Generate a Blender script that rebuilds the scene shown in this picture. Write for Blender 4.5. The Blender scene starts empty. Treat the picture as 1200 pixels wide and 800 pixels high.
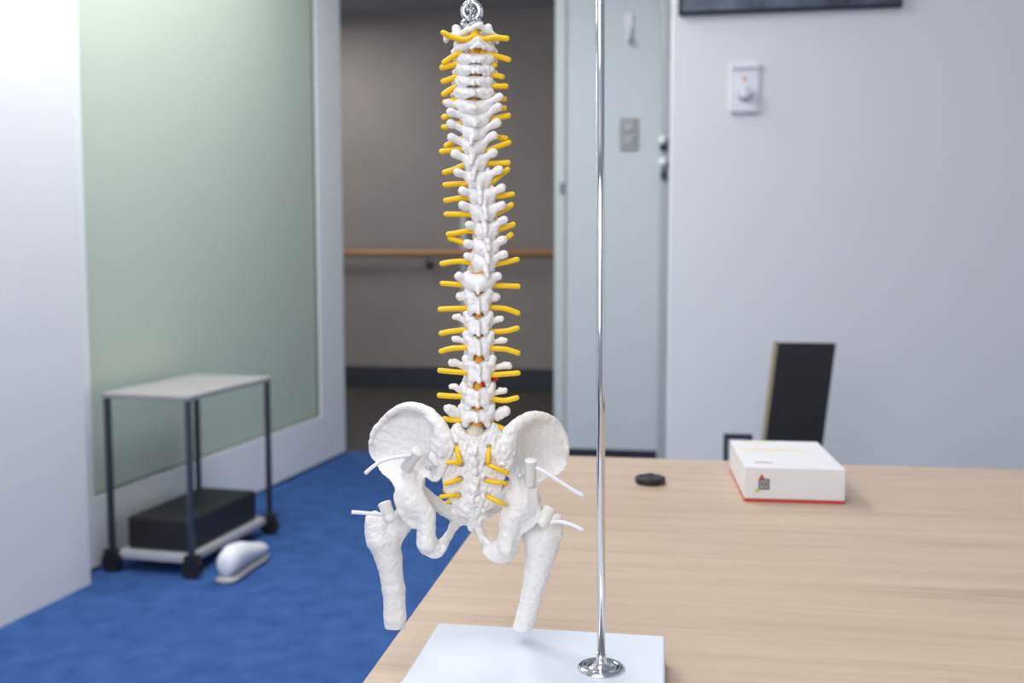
import bpy, math, random
import numpy as np

random.seed(7)
scene = bpy.context.scene
COL = scene.collection

# ------------------------------------------------------------------ camera / frames
F = 1150.0                    # focal length in pixels of the 1200 px wide frame
CAM = np.array([0.0, 0.0, 1.0])
TH = math.radians(8.9)        # camera is turned left of the room axis
PT = math.atan((400 - 308) / F)
EX = np.array([math.cos(TH), math.sin(TH), 0.0])
EY = np.array([-math.sin(TH), math.cos(TH), 0.0])
EZ = np.array([0.0, 0.0, 1.0])
FWD = EY * math.cos(PT) - EZ * math.sin(PT)
UP = EZ * math.cos(PT) + EY * math.sin(PT)


def ray(u, v):
    return EX * (u - 600) / F - UP * (v - 400) / F + FWD


def on_z(u, v, z):            # point of the horizontal plane z seen at (u, v)
    d = ray(u, v)
    return CAM + d * ((z - CAM[2]) / d[2])


def on_y(u, v, y):            # point of the plane Y = y (room axis)
    d = ray(u, v)
    return CAM + d * ((y - CAM[1]) / d[1])


cam_data = bpy.data.cameras.new('camera')
cam = bpy.data.objects.new('camera', cam_data)
COL.objects.link(cam)
cam.location = CAM
cam.rotation_euler = (math.pi / 2 - PT, 0, TH)
cam_data.sensor_width = 36
cam_data.lens = 36 * F / 1200
cam_data.clip_start = 0.02
cam_data.dof.use_dof = True
cam_data.dof.focus_distance = 0.66
cam_data.dof.aperture_fstop = 7.5
scene.camera = cam


# ------------------------------------------------------------------ materials
def srgb(r, g, b):
    def f(c):
        c /= 255.0
        return c / 12.92 if c <= 0.04045 else ((c + 0.055) / 1.055) ** 2.4
    return (f(r), f(g), f(b), 1.0)


def mat(name, color, rough=0.5, metal=0.0, bump=0.0, bscale=200.0, var=0.0, vscale=8.0,
        stretch=None, spec=0.5, trans=0.0, sss=0.0, detail=4.0):
    m = bpy.data.materials.new(name)
    m.use_nodes = True
    nt = m.node_tree
    p = nt.nodes['Principled BSDF']
    p.inputs['Base Color'].default_value = color
    p.inputs['Roughness'].default_value = rough
    p.inputs['Metallic'].default_value = metal
    p.inputs['Specular IOR Level'].default_value = spec
    if trans:
        p.inputs['Transmission Weight'].default_value = trans
    if sss:
        p.inputs['Subsurface Weight'].default_value = sss
        p.inputs['Subsurface Radius'].default_value = (0.004, 0.003, 0.002)
        p.inputs['Subsurface Scale'].default_value = 1.0
    tc = nt.nodes.new('ShaderNodeTexCoord')
    mp = nt.nodes.new('ShaderNodeMapping')
    nt.links.new(tc.outputs['Object'], mp.inputs['Vector'])
    if stretch:
        mp.inputs['Scale'].default_value = stretch
    if var:
        n = nt.nodes.new('ShaderNodeTexNoise')
        n.inputs['Scale'].default_value = vscale
        n.inputs['Detail'].default_value = detail
        nt.links.new(mp.outputs['Vector'], n.inputs['Vector'])
        r = nt.nodes.new('ShaderNodeValToRGB')
        c = np.array(color[:3])
        r.color_ramp.elements[0].position = 0.3
        r.color_ramp.elements[1].position = 0.7
        r.color_ramp.elements[0].color = (*(c * (1 - var)), 1)
        r.color_ramp.elements[1].color = (*np.clip(c * (1 + var), 0, 1), 1)
        nt.links.new(n.outputs['Fac'], r.inputs['Fac'])
        nt.links.new(r.outputs['Color'], p.inputs['Base Color'])
    if bump:
        n = nt.nodes.new('ShaderNodeTexNoise')
        n.inputs['Scale'].default_value = bscale
        n.inputs['Detail'].default_value = detail
        nt.links.new(mp.outputs['Vector'], n.inputs['Vector'])
        b = nt.nodes.new('ShaderNodeBump')
        b.inputs['Strength'].default_value = bump
        b.inputs['Distance'].default_value = 0.001
        nt.links.new(n.outputs['Fac'], b.inputs['Height'])
        nt.links.new(b.outputs['Normal'], p.inputs['Normal'])
    return m


M = {}
M['bone'] = mat('bone_plastic', (0.84, 0.82, 0.81, 1), 0.42, bump=0.5, bscale=260, var=0.03, vscale=60, sss=0.25, spec=0.4)
M['bone_rough'] = mat('bone_plastic_rough', (0.84, 0.82, 0.805, 1), 0.45, bump=1.3, bscale=300, var=0.03, vscale=60, sss=0.25, spec=0.4)
M['disc'] = mat('disc_plastic', (0.74, 0.66, 0.55, 1), 0.5, sss=0.3)
M['disc_red'] = mat('disc_red', (0.75, 0.03, 0.02, 1), 0.4)
M['cord'] = mat('spinal_cord_bounce_tint', (0.88, 0.40, 0.02, 1), 0.45)  # orange of bounced light in the canal put into the cord's colour
M['nerve'] = mat('nerve_plastic', (0.93, 0.57, 0.004, 1), 0.38, bump=0.15, bscale=500, spec=0.35)
M['peg'] = mat('peg_plastic', (0.80, 0.79, 0.76, 1), 0.35)
M['elastic'] = mat('elastic_cord', (0.84, 0.84, 0.88, 1), 0.4)
M['chrome'] = mat('chrome', (0.72, 0.73, 0.76, 1), 0.09, metal=1.0)
M['screw'] = mat('screw_metal', (0.6, 0.6, 0.65, 1), 0.3, metal=0.6)
M['plate'] = mat('white_laminate', (0.68, 0.725, 0.80, 1), 0.28, bump=0.05, bscale=60)
M['wall'] = mat('wall_paint', (0.64, 0.68, 0.70, 1), 0.8, bump=0.1, bscale=90)
M['wall_pale'] = mat('wall_paint_pale', (0.76, 0.77, 0.775, 1), 0.8, bump=0.1, bscale=90)
M['door_paint'] = mat('door_paint', (0.84, 0.87, 0.87, 1), 0.5)
M['jamb'] = mat('jamb_paint', (0.60, 0.63, 0.61, 1), 0.5)
M['post'] = mat('post_paint', (0.43, 0.455, 0.47, 1), 0.5)
M['glass'] = mat('frosted_green_glass', (0.56, 0.66, 0.55, 1), 0.45, trans=0.15, spec=0.3)
M['gasket'] = mat('gasket', (0.13, 0.17, 0.13, 1), 0.7)
M['navy'] = mat('navy_base', (0.018, 0.022, 0.035, 1), 0.6)
M['navy2'] = mat('navy_skirting', (0.035, 0.04, 0.06, 1), 0.6)
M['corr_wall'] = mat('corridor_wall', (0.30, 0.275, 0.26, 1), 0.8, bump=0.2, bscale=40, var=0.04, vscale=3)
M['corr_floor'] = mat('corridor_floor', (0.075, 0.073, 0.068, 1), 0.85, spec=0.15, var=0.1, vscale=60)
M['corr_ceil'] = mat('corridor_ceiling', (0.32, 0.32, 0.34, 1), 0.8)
M['ceiling'] = mat('ceiling_board', (0.8, 0.8, 0.8, 1), 0.9)
M['rail'] = mat('rail_wood', (0.46, 0.24, 0.11, 1), 0.4, var=0.15, vscale=4, stretch=(1, 8, 8))
M['black'] = mat('black_plastic', (0.012, 0.012, 0.014, 1), 0.5)
M['steel'] = mat('dark_steel', (0.10, 0.11, 0.13, 1), 0.3, metal=0.8)
M['white_pl'] = mat('white_plastic', (0.80, 0.80, 0.83, 1), 0.4)
M['grey_pl'] = mat('grey_switch_plate', (0.36, 0.35, 0.35, 1), 0.5)
M['mid_grey'] = mat('grey_plastic', (0.45, 0.46, 0.48, 1), 0.5)
M['red'] = mat('red_print', (0.62, 0.03, 0.025, 1), 0.5)
M['green'] = mat('green_print', (0.42, 0.62, 0.02, 1), 0.5)
M['gold'] = mat('gold_print', (0.78, 0.62, 0.25, 1), 0.5)
M['ink'] = mat('dark_print', (0.07, 0.06, 0.06, 1), 0.5)
M['screen'] = mat('dark_screen', (0.10, 0.115, 0.15, 1), 0.15, var=0.6, vscale=9)
M['tan'] = mat('tan_wood_edge', (0.42, 0.33, 0.2, 1), 0.5)
M['tissue'] = mat('carton', (0.76, 0.75, 0.76, 1), 0.5)


def carpet_mat():
    m = mat('blue_carpet', (0.05, 0.13, 0.40, 1), 0.95, spec=0.1)
    nt = m.node_tree
    p = nt.nodes['Principled BSDF']
    tc = nt.nodes.new('ShaderNodeTexCoord')
    n1 = nt.nodes.new('ShaderNodeTexNoise'); n1.inputs['Scale'].default_value = 140; n1.inputs['Detail'].default_value = 6
    n2 = nt.nodes.new('ShaderNodeTexNoise'); n2.inputs['Scale'].default_value = 12; n2.inputs['Detail'].default_value = 3
    mx = nt.nodes.new('ShaderNodeMath'); mx.operation = 'MULTIPLY'
    for n in (n1, n2):
        nt.links.new(tc.outputs['Object'], n.inputs['Vector'])
    nt.links.new(n1.outputs['Fac'], mx.inputs[0]); nt.links.new(n2.outputs['Fac'], mx.inputs[1])
    r = nt.nodes.new('ShaderNodeValToRGB')
    r.color_ramp.elements[0].position = 0.12; r.color_ramp.elements[0].color = (0.028, 0.075, 0.225, 1)
    r.color_ramp.elements[1].position = 0.40; r.color_ramp.elements[1].color = (0.052, 0.124, 0.335, 1)
    nt.links.new(mx.outputs[0], r.inputs['Fac']); nt.links.new(r.outputs['Color'], p.inputs['Base Color'])
    b = nt.nodes.new('ShaderNodeBump'); b.inputs['Strength'].default_value = 0.6; b.inputs['Distance'].default_value = 0.004
    nt.links.new(n1.outputs['Fac'], b.inputs['Height']); nt.links.new(b.outputs['Normal'], p.inputs['Normal'])
    return m


def wood_mat():
    m = mat('ash_laminate', (0.6, 0.5, 0.4, 1), 0.38, spec=0.35)
    nt = m.node_tree
    p = nt.nodes['Principled BSDF']
    tc = nt.nodes.new('ShaderNodeTexCoord')
    mp = nt.nodes.new('ShaderNodeMapping'); mp.inputs['Scale'].default_value = (1.5, 26, 26)
    nt.links.new(tc.outputs['Object'], mp.inputs['Vector'])
    n1 = nt.nodes.new('ShaderNodeTexNoise'); n1.inputs['Scale'].default_value = 1.6; n1.inputs['Detail'].default_value = 7
    n1.inputs['Distortion'].default_value = 0.6
    nt.links.new(mp.outputs['Vector'], n1.inputs['Vector'])
    mp2 = nt.nodes.new('ShaderNodeMapping'); mp2.inputs['Scale'].default_value = (8, 300, 300)
    nt.links.new(tc.outputs['Object'], mp2.inputs['Vector'])
    n2 = nt.nodes.new('ShaderNodeTexNoise'); n2.inputs['Scale'].default_value = 1.5; n2.inputs['Detail'].default_value = 3
    nt.links.new(mp2.outputs['Vector'], n2.inputs['Vector'])
    mx = nt.nodes.new('ShaderNodeMix'); mx.inputs[0].default_value = 0.3
    nt.links.new(n1.outputs['Fac'], mx.inputs[2]); nt.links.new(n2.outputs['Fac'], mx.inputs[3])
    r = nt.nodes.new('ShaderNodeValToRGB')
    e = r.color_ramp.elements
    e[0].position = 0.30; e[0].color = (0.405, 0.295, 0.205, 1)
    e[1].position = 0.68; e[1].color = (0.57, 0.445, 0.335, 1)
    k = e.new(0.46); k.color = (0.50, 0.38, 0.28, 1)
    nt.links.new(mx.outputs[0], r.inputs['Fac']); nt.links.new(r.outputs['Color'], p.inputs['Base Color'])
    return m


M['carpet'] = carpet_mat()
M['wood'] = wood_mat()


# ------------------------------------------------------------------ object helpers
def tag(o, label=None, cat=None, group=None, kind=None):
    if label: o['label'] = label
    if cat: o['category'] = cat
    if group: o['group'] = group
    if kind: o['kind'] = kind
    return o


def empty(name, loc, rz=0.0):
    o = bpy.data.objects.new(name, None)
    o.empty_display_size = 0.02
    o.location = loc
    o.rotation_euler = (0, 0, rz)
    COL.objects.link(o)
    return o


def link_mesh(name, verts, faces, material, parent=None, smooth=True, mats=None, fmat=None):
    me = bpy.data.meshes.new(name)
    me.from_pydata([tuple(map(float, v)) for v in verts], [], [tuple(int(i) for i in f) for f in faces])
    me.polygons.foreach_set('use_smooth', [smooth] * len(me.polygons))
    if mats:
        for mm in mats: me.materials.append(mm)
        me.polygons.foreach_set('material_index', fmat)
    else:
        me.materials.append(material)
    me.update()
    o = bpy.data.objects.new(name, me)
    COL.objects.link(o)
    if parent is not None:
        o.parent = parent
    return o


class MB:
    """collects shapes into ONE mesh"""
    def __init__(self):
        self.v, self.f = [], []

    def add(self, v, f):
        n = len(self.v)
        self.v += [tuple(p) for p in v]
        self.f += [tuple(i + n for i in q) for q in f]
        return self

    def box(self, x0, x1, y0, y1, z0, z1, R=None, off=(0, 0, 0)):
        v = [(x, y, z) for x in (x0, x1) for y in (y0, y1) for z in (z0, z1)]
        f = [(0, 1, 3, 2), (4, 6, 7, 5), (0, 4, 5, 1), (2, 3, 7, 6), (0, 2, 6, 4), (1, 5, 7, 3)]
        if R is not None:
            v = [tuple(np.array(off) + R @ np.array(p)) for p in v]
        return self.add(v, f)

    def lathe(self, prof, n=32, c=(0, 0, 0)):
        v, f = [], []
        for (r, z) in prof:
            for k in range(n):
                a = 2 * math.pi * k / n
                v.append((c[0] + r * math.cos(a), c[1] + r * math.sin(a), c[2] + z))
        for i in range(len(prof) - 1):
            for k in range(n):
                k2 = (k + 1) % n
                f.append((i * n + k, i * n + k2, (i + 1) * n + k2, (i + 1) * n + k))
        f.append(tuple(reversed(range(n))))
        f.append(tuple((len(prof) - 1) * n + k for k in range(n)))
        return self.add(v, f)

    def tube(self, pts, rad, n=14, cap='flat', closed=False):
        P = np.array(pts, float)
        m = len(P)
        rad = np.full(m, rad) if np.isscalar(rad) else np.array(rad, float)
        if cap == 'round' and not closed:
            d0 = P[0] - P[1]; d0 /= np.linalg.norm(d0)
            d1 = P[-1] - P[-2]; d1 /= np.linalg.norm(d1)
            ca = [math.radians(a) for a in (75, 50, 25)]
            pre = [P[0] + d0 * rad[0] * math.sin(a) for a in ca]
            prr = [rad[0] * math.cos(a) for a in ca]
            post = [P[-1] + d1 * rad[-1] * math.sin(a) for a in reversed(ca)]
            por = [rad[-1] * math.cos(a) for a in reversed(ca)]
            P = np.array(pre + list(P) + post)
            rad = np.array(prr + list(rad) + por)
            m = len(P)
        T = np.zeros_like(P)
        for i in range(m):
            if closed:
                T[i] = P[(i + 1) % m] - P[i - 1]
            else:
                T[i] = P[min(i + 1, m - 1)] - P[max(i - 1, 0)]
            T[i] /= max(np.linalg.norm(T[i]), 1e-9)
        a = np.array([0, 0, 1.0]) if abs(T[0][2]) < 0.9 else np.array([1.0, 0, 0])
        N = np.cross(T[0], a); N /= np.linalg.norm(N)
        v, f = [], []
        for i in range(m):
            N = N - T[i] * np.dot(N, T[i]); N /= np.linalg.norm(N)
            B = np.cross(T[i], N)
            for k in range(n):
                an = 2 * math.pi * k / n
                v.append(P[i] + rad[i] * (math.cos(an) * N + math.sin(an) * B))
        for i in range(m if closed else m - 1):
            j = (i + 1) % m
            for k in range(n):
                k2 = (k + 1) % n
                f.append((i * n + k, i * n + k2, j * n + k2, j * n + k))
        if not closed:
            f.append(tuple(reversed(range(n))))
            f.append(tuple((m - 1) * n + k for k in range(n)))
        return self.add(v, f)

    def build(self, name, material, parent=None, smooth=False, bevel=0.0, seg=2):
        o = link_mesh(name, self.v, self.f, material, parent, smooth)
        if bevel:
            b = o.modifiers.new('bevel', 'BEVEL')
            b.width = bevel; b.segments = seg; b.limit_method = 'ANGLE'; b.angle_limit = math.radians(40)
            o.data.polygons.foreach_set('use_smooth', [True] * len(o.data.polygons))
            w = o.modifiers.new('wn', 'WEIGHTED_NORMAL'); w.keep_sharp = True
        return o


def catmull(pts, n=6, closed=False):
    P = [np.array(p, float) for p in pts]
    out = []
    m = len(P)
    rng = range(m) if closed else range(m - 1)
    for i in rng:
        if closed:
            p0, p1, p2, p3_ = P[i - 1], P[i], P[(i + 1) % m], P[(i + 2) % m]
        else:
            p0 = P[i - 1] if i > 0 else 2 * P[0] - P[1]
            p1, p2 = P[i], P[i + 1]
            p3_ = P[i + 2] if i + 2 < m else 2 * P[-1] - P[-2]
        for k in range(n):
            t = k / n
            out.append(0.5 * ((2 * p1) + (-p0 + p2) * t + (2 * p0 - 5 * p1 + 4 * p2 - p3_) * t * t + (-p0 + 3 * p1 - 3 * p2 + p3_) * t ** 3))
    if not closed:
        out.append(P[-1])
    return out


# ------------------------------------------------------------------ signed distance sculpting
# bones are sculpted in a frame turned with the camera (x right, y away, z up), unit = U metres
D0 = 0.65
U = D0 / F


def p3(u, v, y=0.0):
    b = -(v - 400) / F
    yc = math.cos(PT) + b * math.sin(PT)
    t = (D0 + y * U) / yc
    return np.array([t * (u - 600) / F / U, y, t * (-math.sin(PT) + b * math.cos(PT)) / U])


class Field:
    def __init__(self, lo, hi, h):
        self.h = h
        self.lo = np.array(lo, float)
        n = [int(math.ceil((hi[i] - lo[i]) / h)) + 1 for i in range(3)]
        ax = [self.lo[i] + h * np.arange(n[i]) for i in range(3)]
        self.X = ax[0][:, None, None].astype(np.float32)
        self.Y = ax[1][None, :, None].astype(np.float32)
        self.Z = ax[2][None, None, :].astype(np.float32)
        self.d = np.full(n, 50.0, np.float32)

    def union(self, d, k=2.0):
        if k <= 0:
            self.d = np.minimum(self.d, d); return self
        h = np.clip(0.5 + 0.5 * (self.d - d) / k, 0, 1)
        self.d = (self.d * (1 - h) + d * h - k * h * (1 - h)).astype(np.float32)
        return self

    def cut(self, d, k=1.0):
        h = np.clip(0.5 - 0.5 * (self.d + d) / k, 0, 1)
        self.d = (self.d * (1 - h) + (-d) * h + k * h * (1 - h)).astype(np.float32)
        return self

    def cap(self, a, b, ra, rb=None, sq=(1, 1, 1)):
        rb = ra if rb is None else rb
        a = np.array(a, float); b = np.array(b, float)
        ab = b - a
        L = max(float(ab @ ab), 1e-6)
        px, py, pz = self.X - a[0], self.Y - a[1], self.Z - a[2]
        t = np.clip((px * ab[0] + py * ab[1] + pz * ab[2]) / L, 0, 1)
        dx, dy, dz = (px - ab[0] * t) / sq[0], (py - ab[1] * t) / sq[1], (pz - ab[2] * t) / sq[2]
        return np.sqrt(dx * dx + dy * dy + dz * dz) - (ra + (rb - ra) * t)

    def ell(self, c, r, rot=0.0):
        dx, dy, dz = self.X - c[0], self.Y - c[1], self.Z - c[2]
        if rot:
            ca, sa = math.cos(rot), math.sin(rot)
            dx, dz = dx * ca + dz * sa, -dx * sa + dz * ca
        k0 = np.sqrt((dx / r[0]) ** 2 + (dy / r[1]) ** 2 + (dz / r[2]) ** 2)
        k1 = np.sqrt((dx / r[0] ** 2) ** 2 + (dy / r[1] ** 2) ** 2 + (dz / r[2] ** 2) ** 2)
        return k0 * (k0 - 1) / np.maximum(k1, 1e-6)

    def ecyl(self, c, rx, ry, hz, rnd=1.5, waist=0.0):
        dx, dy, dz = self.X - c[0], self.Y - c[1], self.Z - c[2]
        w = 1 - waist * (1 - np.clip(np.abs(dz) / hz, 0, 1) ** 2)
        rr = (np.sqrt((dx / rx) ** 2 + (dy / ry) ** 2) - w) * min(rx, ry)
        a = rr + rnd
        b = np.abs(dz) - hz + rnd
        return np.minimum(np.maximum(a, b), 0) + np.sqrt(np.maximum(a, 0) ** 2 + np.maximum(b, 0) ** 2) - rnd

    def poly2d(self, pts):
        P = np.array(pts, float)
        X, Z = self.X[:, 0, :], self.Z[:, 0, :]
        X, Z = np.broadcast_arrays(X, Z)
        dd = np.full(X.shape, 1e9); ins = np.zeros(X.shape, bool)
        m = len(P)
        for i in range(m):
            a, b = P[i], P[(i + 1) % m]
            e = b - a
            wx, wz = X - a[0], Z - a[1]
            t = np.clip((wx * e[0] + wz * e[1]) / max(float(e @ e), 1e-9), 0, 1)
            dd = np.minimum(dd, (wx - e[0] * t) ** 2 + (wz - e[1] * t) ** 2)
            c = ((a[1] > Z) != (b[1] > Z))
            xi = a[0] + (Z - a[1]) / (b[1] - a[1] if abs(b[1] - a[1]) > 1e-9 else 1e-9) * e[0]
            ins ^= c & (X < xi)
        d = np.sqrt(dd)
        return np.where(ins, -d, d)[:, None, :].astype(np.float32)

    def slab(self, pts, ym, th, rnd=2.5, hole=None):
        """outline in x,z with a curved mid-surface ym(x,z) and a thickness th(x,z)"""
        a = self.poly2d(pts)
        if hole is not None:
            a = np.maximum(a, -self.poly2d(hole))
        y0 = ym(self.X, self.Z); t = th(self.X, self.Z)
        b = (np.abs(self.Y - y0) - t / 2) * 0.85
        a = a + rnd; b = b + rnd
        return np.minimum(np.maximum(a, b), 0) + np.sqrt(np.maximum(a, 0) ** 2 + np.maximum(b, 0) ** 2) - rnd

    def rough(self, amp, sc, seed=0):
        rs = np.random.RandomState(seed)
        n = 0
        for o in range(3):
            k = rs.normal(size=(4, 3)) * sc * (1.8 ** o)
            ph = rs.uniform(0, 6.28, 4)
            for i in range(4):
                n = n + np.sin(self.X * k[i, 0] + self.Y * k[i, 1] + self.Z * k[i, 2] + ph[i]) / (1.6 ** o)
        self.d = (self.d + amp * n / 3).astype(np.float32)
        return self

    def mesh(self, name, material, parent, origin):
        d = self.d.copy()
        d[0] = d[-1] = 5; d[:, 0] = d[:, -1] = 5; d[:, :, 0] = d[:, :, -1] = 5
        s = d < 0
        nx, ny, nz = d.shape
        c = np.zeros((nx - 1, ny - 1, nz - 1), np.int32)
        for i in (0, 1):
            for j in (0, 1):
                for k in (0, 1):
                    c += s[i:nx - 1 + i, j:ny - 1 + j, k:nz - 1 + k]
        act = (c > 0) & (c < 8)
        I, J, K = np.nonzero(act)
        idx = np.full(act.shape, -1, np.int64)
        idx[I, J, K] = np.arange(len(I))
        acc = np.zeros((len(I), 3)); cnt = np.zeros(len(I))
        corners = [(i, j, k) for i in (0, 1) for j in (0, 1) for k in (0, 1)]
        for a in corners:
            for ax in range(3):
                if a[ax] == 1: continue
                b = list(a); b[ax] = 1
                da = d[I + a[0], J + a[1], K + a[2]].astype(float)
                db = d[I + b[0], J + b[1], K + b[2]].astype(float)
                x = (da < 0) != (db < 0)
                t = np.where(x, da / np.where(x, da - db, 1), 0)
                p = np.tile(np.array(a, float), (len(I), 1))
                p[:, ax] += t
                acc[x] += p[x]; cnt[x] += 1
        V = acc / cnt[:, None] + np.stack([I, J, K], 1)
        V = (V * self.h + self.lo)
        quads = []
        for ax in range(3):
            sl0 = [slice(1, -1)] * 3; sl1 = [slice(1, -1)] * 3
            sl0[ax] = slice(0, -1); sl1[ax] = slice(1, None)
            A, B = s[tuple(sl0)], s[tuple(sl1)]
            E = np.nonzero(A != B)
            ins = A[E]
            e = [E[0] + (0 if ax == 0 else 1), E[1] + (0 if ax == 1 else 1), E[2] + (0 if ax == 2 else 1)]
            o1, o2 = [(1, 2), (2, 0), (0, 1)][ax]
            def cell(q1, q2):
                q = [e[0].copy(), e[1].copy(), e[2].copy()]
                q[o1] -= q1; q[o2] -= q2
                return idx[q[0], q[1], q[2]]
            q = np.stack([cell(1, 1), cell(0, 1), cell(0, 0), cell(1, 0)], 1)
            q[~ins] = q[~ins][:, ::-1]
            quads.append(q)
        Q = np.concatenate(quads)
        Q = Q[(Q >= 0).all(1)]
        V = (V - origin) * U
        me = bpy.data.meshes.new(name)
        me.vertices.add(len(V)); me.vertices.foreach_set('co', V.astype(np.float32).ravel())
        me.loops.add(len(Q) * 4); me.loops.foreach_set('vertex_index', Q.astype(np.int32).ravel())
        me.polygons.add(len(Q))
        me.polygons.foreach_set('loop_start', np.arange(0, len(Q) * 4, 4, dtype=np.int32))
        me.polygons.foreach_set('loop_total', np.full(len(Q), 4, np.int32))
        me.polygons.foreach_set('use_smooth', np.ones(len(Q), bool))
        me.update(calc_edges=True)
        me.validate()
        me.materials.append(material)
        o = bpy.data.objects.new(name, me)
        COL.objects.link(o)
        o.parent = parent
        return o


def to_world(p):                       # sculpt frame (U units) -> world metres
    p = np.array(p, float) * U
    return CAM + EX * p[0] + EY * p[1] + EZ * p[2] + EY * D0


# ------------------------------------------------------------------ the spine model
ORG = p3(552, 737, 10)                 # empty stands at the level of the lowest bone ends
spine = empty('spine_model', to_world(ORG), TH)
tag(spine, 'white plastic spine and pelvis model with yellow nerves hanging from a chrome hook', 'anatomical model')


def field(pts, pad, h):
    A = np.array(pts)
    return Field(A.min(0) - pad, A.max(0) + pad, h)


def tube_part(name, pts, r, material, cap='round', n=14, parent=None, sub=5):
    mb = MB()
    P = catmull([(np.array(p) - ORG) * U for p in pts], sub) if len(pts) > 2 else [(np.array(p) - ORG) * U for p in pts]
    mb.tube(P, r * U, n=n, cap=cap)
    return mb.build(name, material, parent or spine, smooth=True)


def ycur(v):                           # gentle forward/back sway of the column
    return 5 * math.sin((v - 40) / 110.0)


BODIES = []


def body_of(F_, c, v, y, bw, bd, bh):
    q = p3(c, v, y + 9 + bd)
    F_.union(F_.ecyl(q, bw, bd, bh, 2.0, 0.10), 2.5)
    BODIES.append((c, v, y + 9 + bd, bw, bd, bh))


def q2(F_, a, b, ra, rb, k=2.5, sq=(1, 1, 1)):
    F_.union(F_.cap(p3(*a), p3(*b), ra, rb, sq), k)


# ---- atlas
def atlas():
    y = ycur(40)
    f = field([p3(517, 22, y - 16), p3(600, 62, y + 34)], 8, 0.7)
    for a, b, ra, rb in (((536, 42, y + 2), (549, 35, y - 7), 3.3, 3.4), ((549, 35, y - 7), (561, 30, y - 10), 3.4, 3.6),
                         ((561, 30, y - 10), (571, 36, y - 6), 3.6, 3.2), ((571, 36, y - 6), (580, 43, y + 2), 3.2, 3.3)):
        q2(f, a, b, ra, rb, 2)
    q2(f, (535, 34, y + 8), (537, 44, y + 8), 5.2, 6.0)
    q2(f, (572, 33, y + 8), (574, 43, y + 8), 5.0, 6.0)
    q2(f, (537, 42, y + 8), (524, 43, y + 4), 4.0, 3.6)
    q2(f, (524, 43, y + 3), (522.5, 47, y + 2), 4.2, 3.2)
    q2(f, (574, 42, y + 8), (582, 45, y + 4), 4.0, 3.6)
    q2(f, (582, 46, y + 3), (582, 49, y + 2), 4.0, 2.8)
    q2(f, (537, 42, y + 14), (556, 41, y + 28), 4.5, 4.5)
    q2(f, (574, 42, y + 14), (556, 41, y + 28), 4.5, 4.5)
    f.rough(0.35, 0.35, 1)
    f.mesh('cervical_vertebra', M['bone'], spine, ORG)


# ---- axis
def axis_bone():
    y = ycur(55)
    f = field([p3(528, 40, y - 16), p3(590, 66, y + 36)], 6, 0.7)
    q2(f, (541, 56, y - 3), (560, 48, y - 10), 4.6, 4.6, 3)
    q2(f, (560, 48, y - 10), (575, 57, y - 3), 4.4, 4.2, 3)
    q2(f, (560, 46, y - 11), (561, 54, y - 13), 2.6, 2.4, 2)
    q2(f, (561, 52, y - 13), (552, 57, y - 12), 2.2, 1.8, 2)
    q2(f, (561, 52, y - 13), (567, 56, y - 12), 2.2, 1.8, 2)
    q2(f, (538, 57, y + 4), (536, 52, y + 8), 4.8, 4.5)
    q2(f, (576, 58, y + 4), (575, 52, y + 8), 4.6, 4.5)
    q2(f, (536, 56, y + 8), (531, 61, y + 8), 3.5, 2.6)
    q2(f, (576, 56, y + 8), (581, 60, y + 8), 3.5, 2.4)
    body_of(f, 557, 56, y, 14, 10, 6.5)
    f.rough(0.3, 0.4, 2)
    f.mesh('cervical_vertebra', M['bone'], spine, ORG)


def cervical(i, c, v, w, h, knob):
    y = ycur(v)
    f = field([p3(c - 36, v - 13, y - 15), p3(c + 36, v + 14, y + 36)], 4, 0.7)
    # laminae arching down towards the middle
    q2(f, (c - w + 6, v + 0.5, y - 1), (c - 6, v + 2.5, y - 7.5), h, h * 0.86, 3, (1, 1, 1))
    q2(f, (c + w - 6, v + 0.5, y - 1), (c + 6, v + 2.0, y - 7.5), h, h * 0.86, 3)
    q2(f, (c - 7, v + 2.5, y - 7.5), (c + 7, v + 2.0, y - 7.5), h * 0.72, h * 0.72, 3)
    f.union(f.ell(p3(c, v + 1.6, y - 4), (w - 4, 5.5, 7.0)), 3)
    f.cut(f.ell(p3(c, v + (12.5 if i in (0, 3) else 11.6), y - 5), (13, 9, 6.0)), 1.5)
    q2(f, (c - w + 7, v + 6, y - 4), (c - w + 12, v + 7, y - 6), 2.6, 2.0, 2)
    q2(f, (c + w - 7, v + 6, y - 4), (c + w - 12, v + 7, y - 6), 2.6, 2.0, 2)
    q2(f, (c - w + 5, v + 3, y), (c - w + 7, v - 4, y + 2), 5.0, 4.2)
    q2(f, (c + w - 5, v + 3, y), (c + w - 7, v - 4, y + 2), 4.8, 4.2)
    if knob == 0:
        q2(f, (c + 1, v + 1, y - 10), (c - 2.5, v + 5, y - 13), 2.4, 1.6, 2)
        q2(f, (c + 1, v + 1, y - 10), (c + 4, v + 5, y - 13), 2.4, 1.6, 2)
    elif knob == 1:
        q2(f, (c, v + 0.5, y - 9), (c - 1, v + 4.5, y - 15), 2.8, 2.2, 2)
    else:
        q2(f, (c - 1, v - 1, y - 9), (c - 1, v + 2, y - 18), 3.4, 3.2, 2)
    # transverse knobs, further forward
    for s in (-1, 1):
        q2(f, (c + s * (w - 4), v + 1, y + 8), (c + s * (w + 1.5), v + 4, y + 9), 3.6, 2.8)
        q2(f, (c + s * (w - 5), v, y + 6), (c + s * 9, v, y + 20), 4, 4)
    body_of(f, c, v + 1, y, 13.5, 10, 5.0)
    f.rough(0.55, 0.4, 10 + i)
    f.mesh('cervical_vertebra', M['bone'], spine, ORG)


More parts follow.
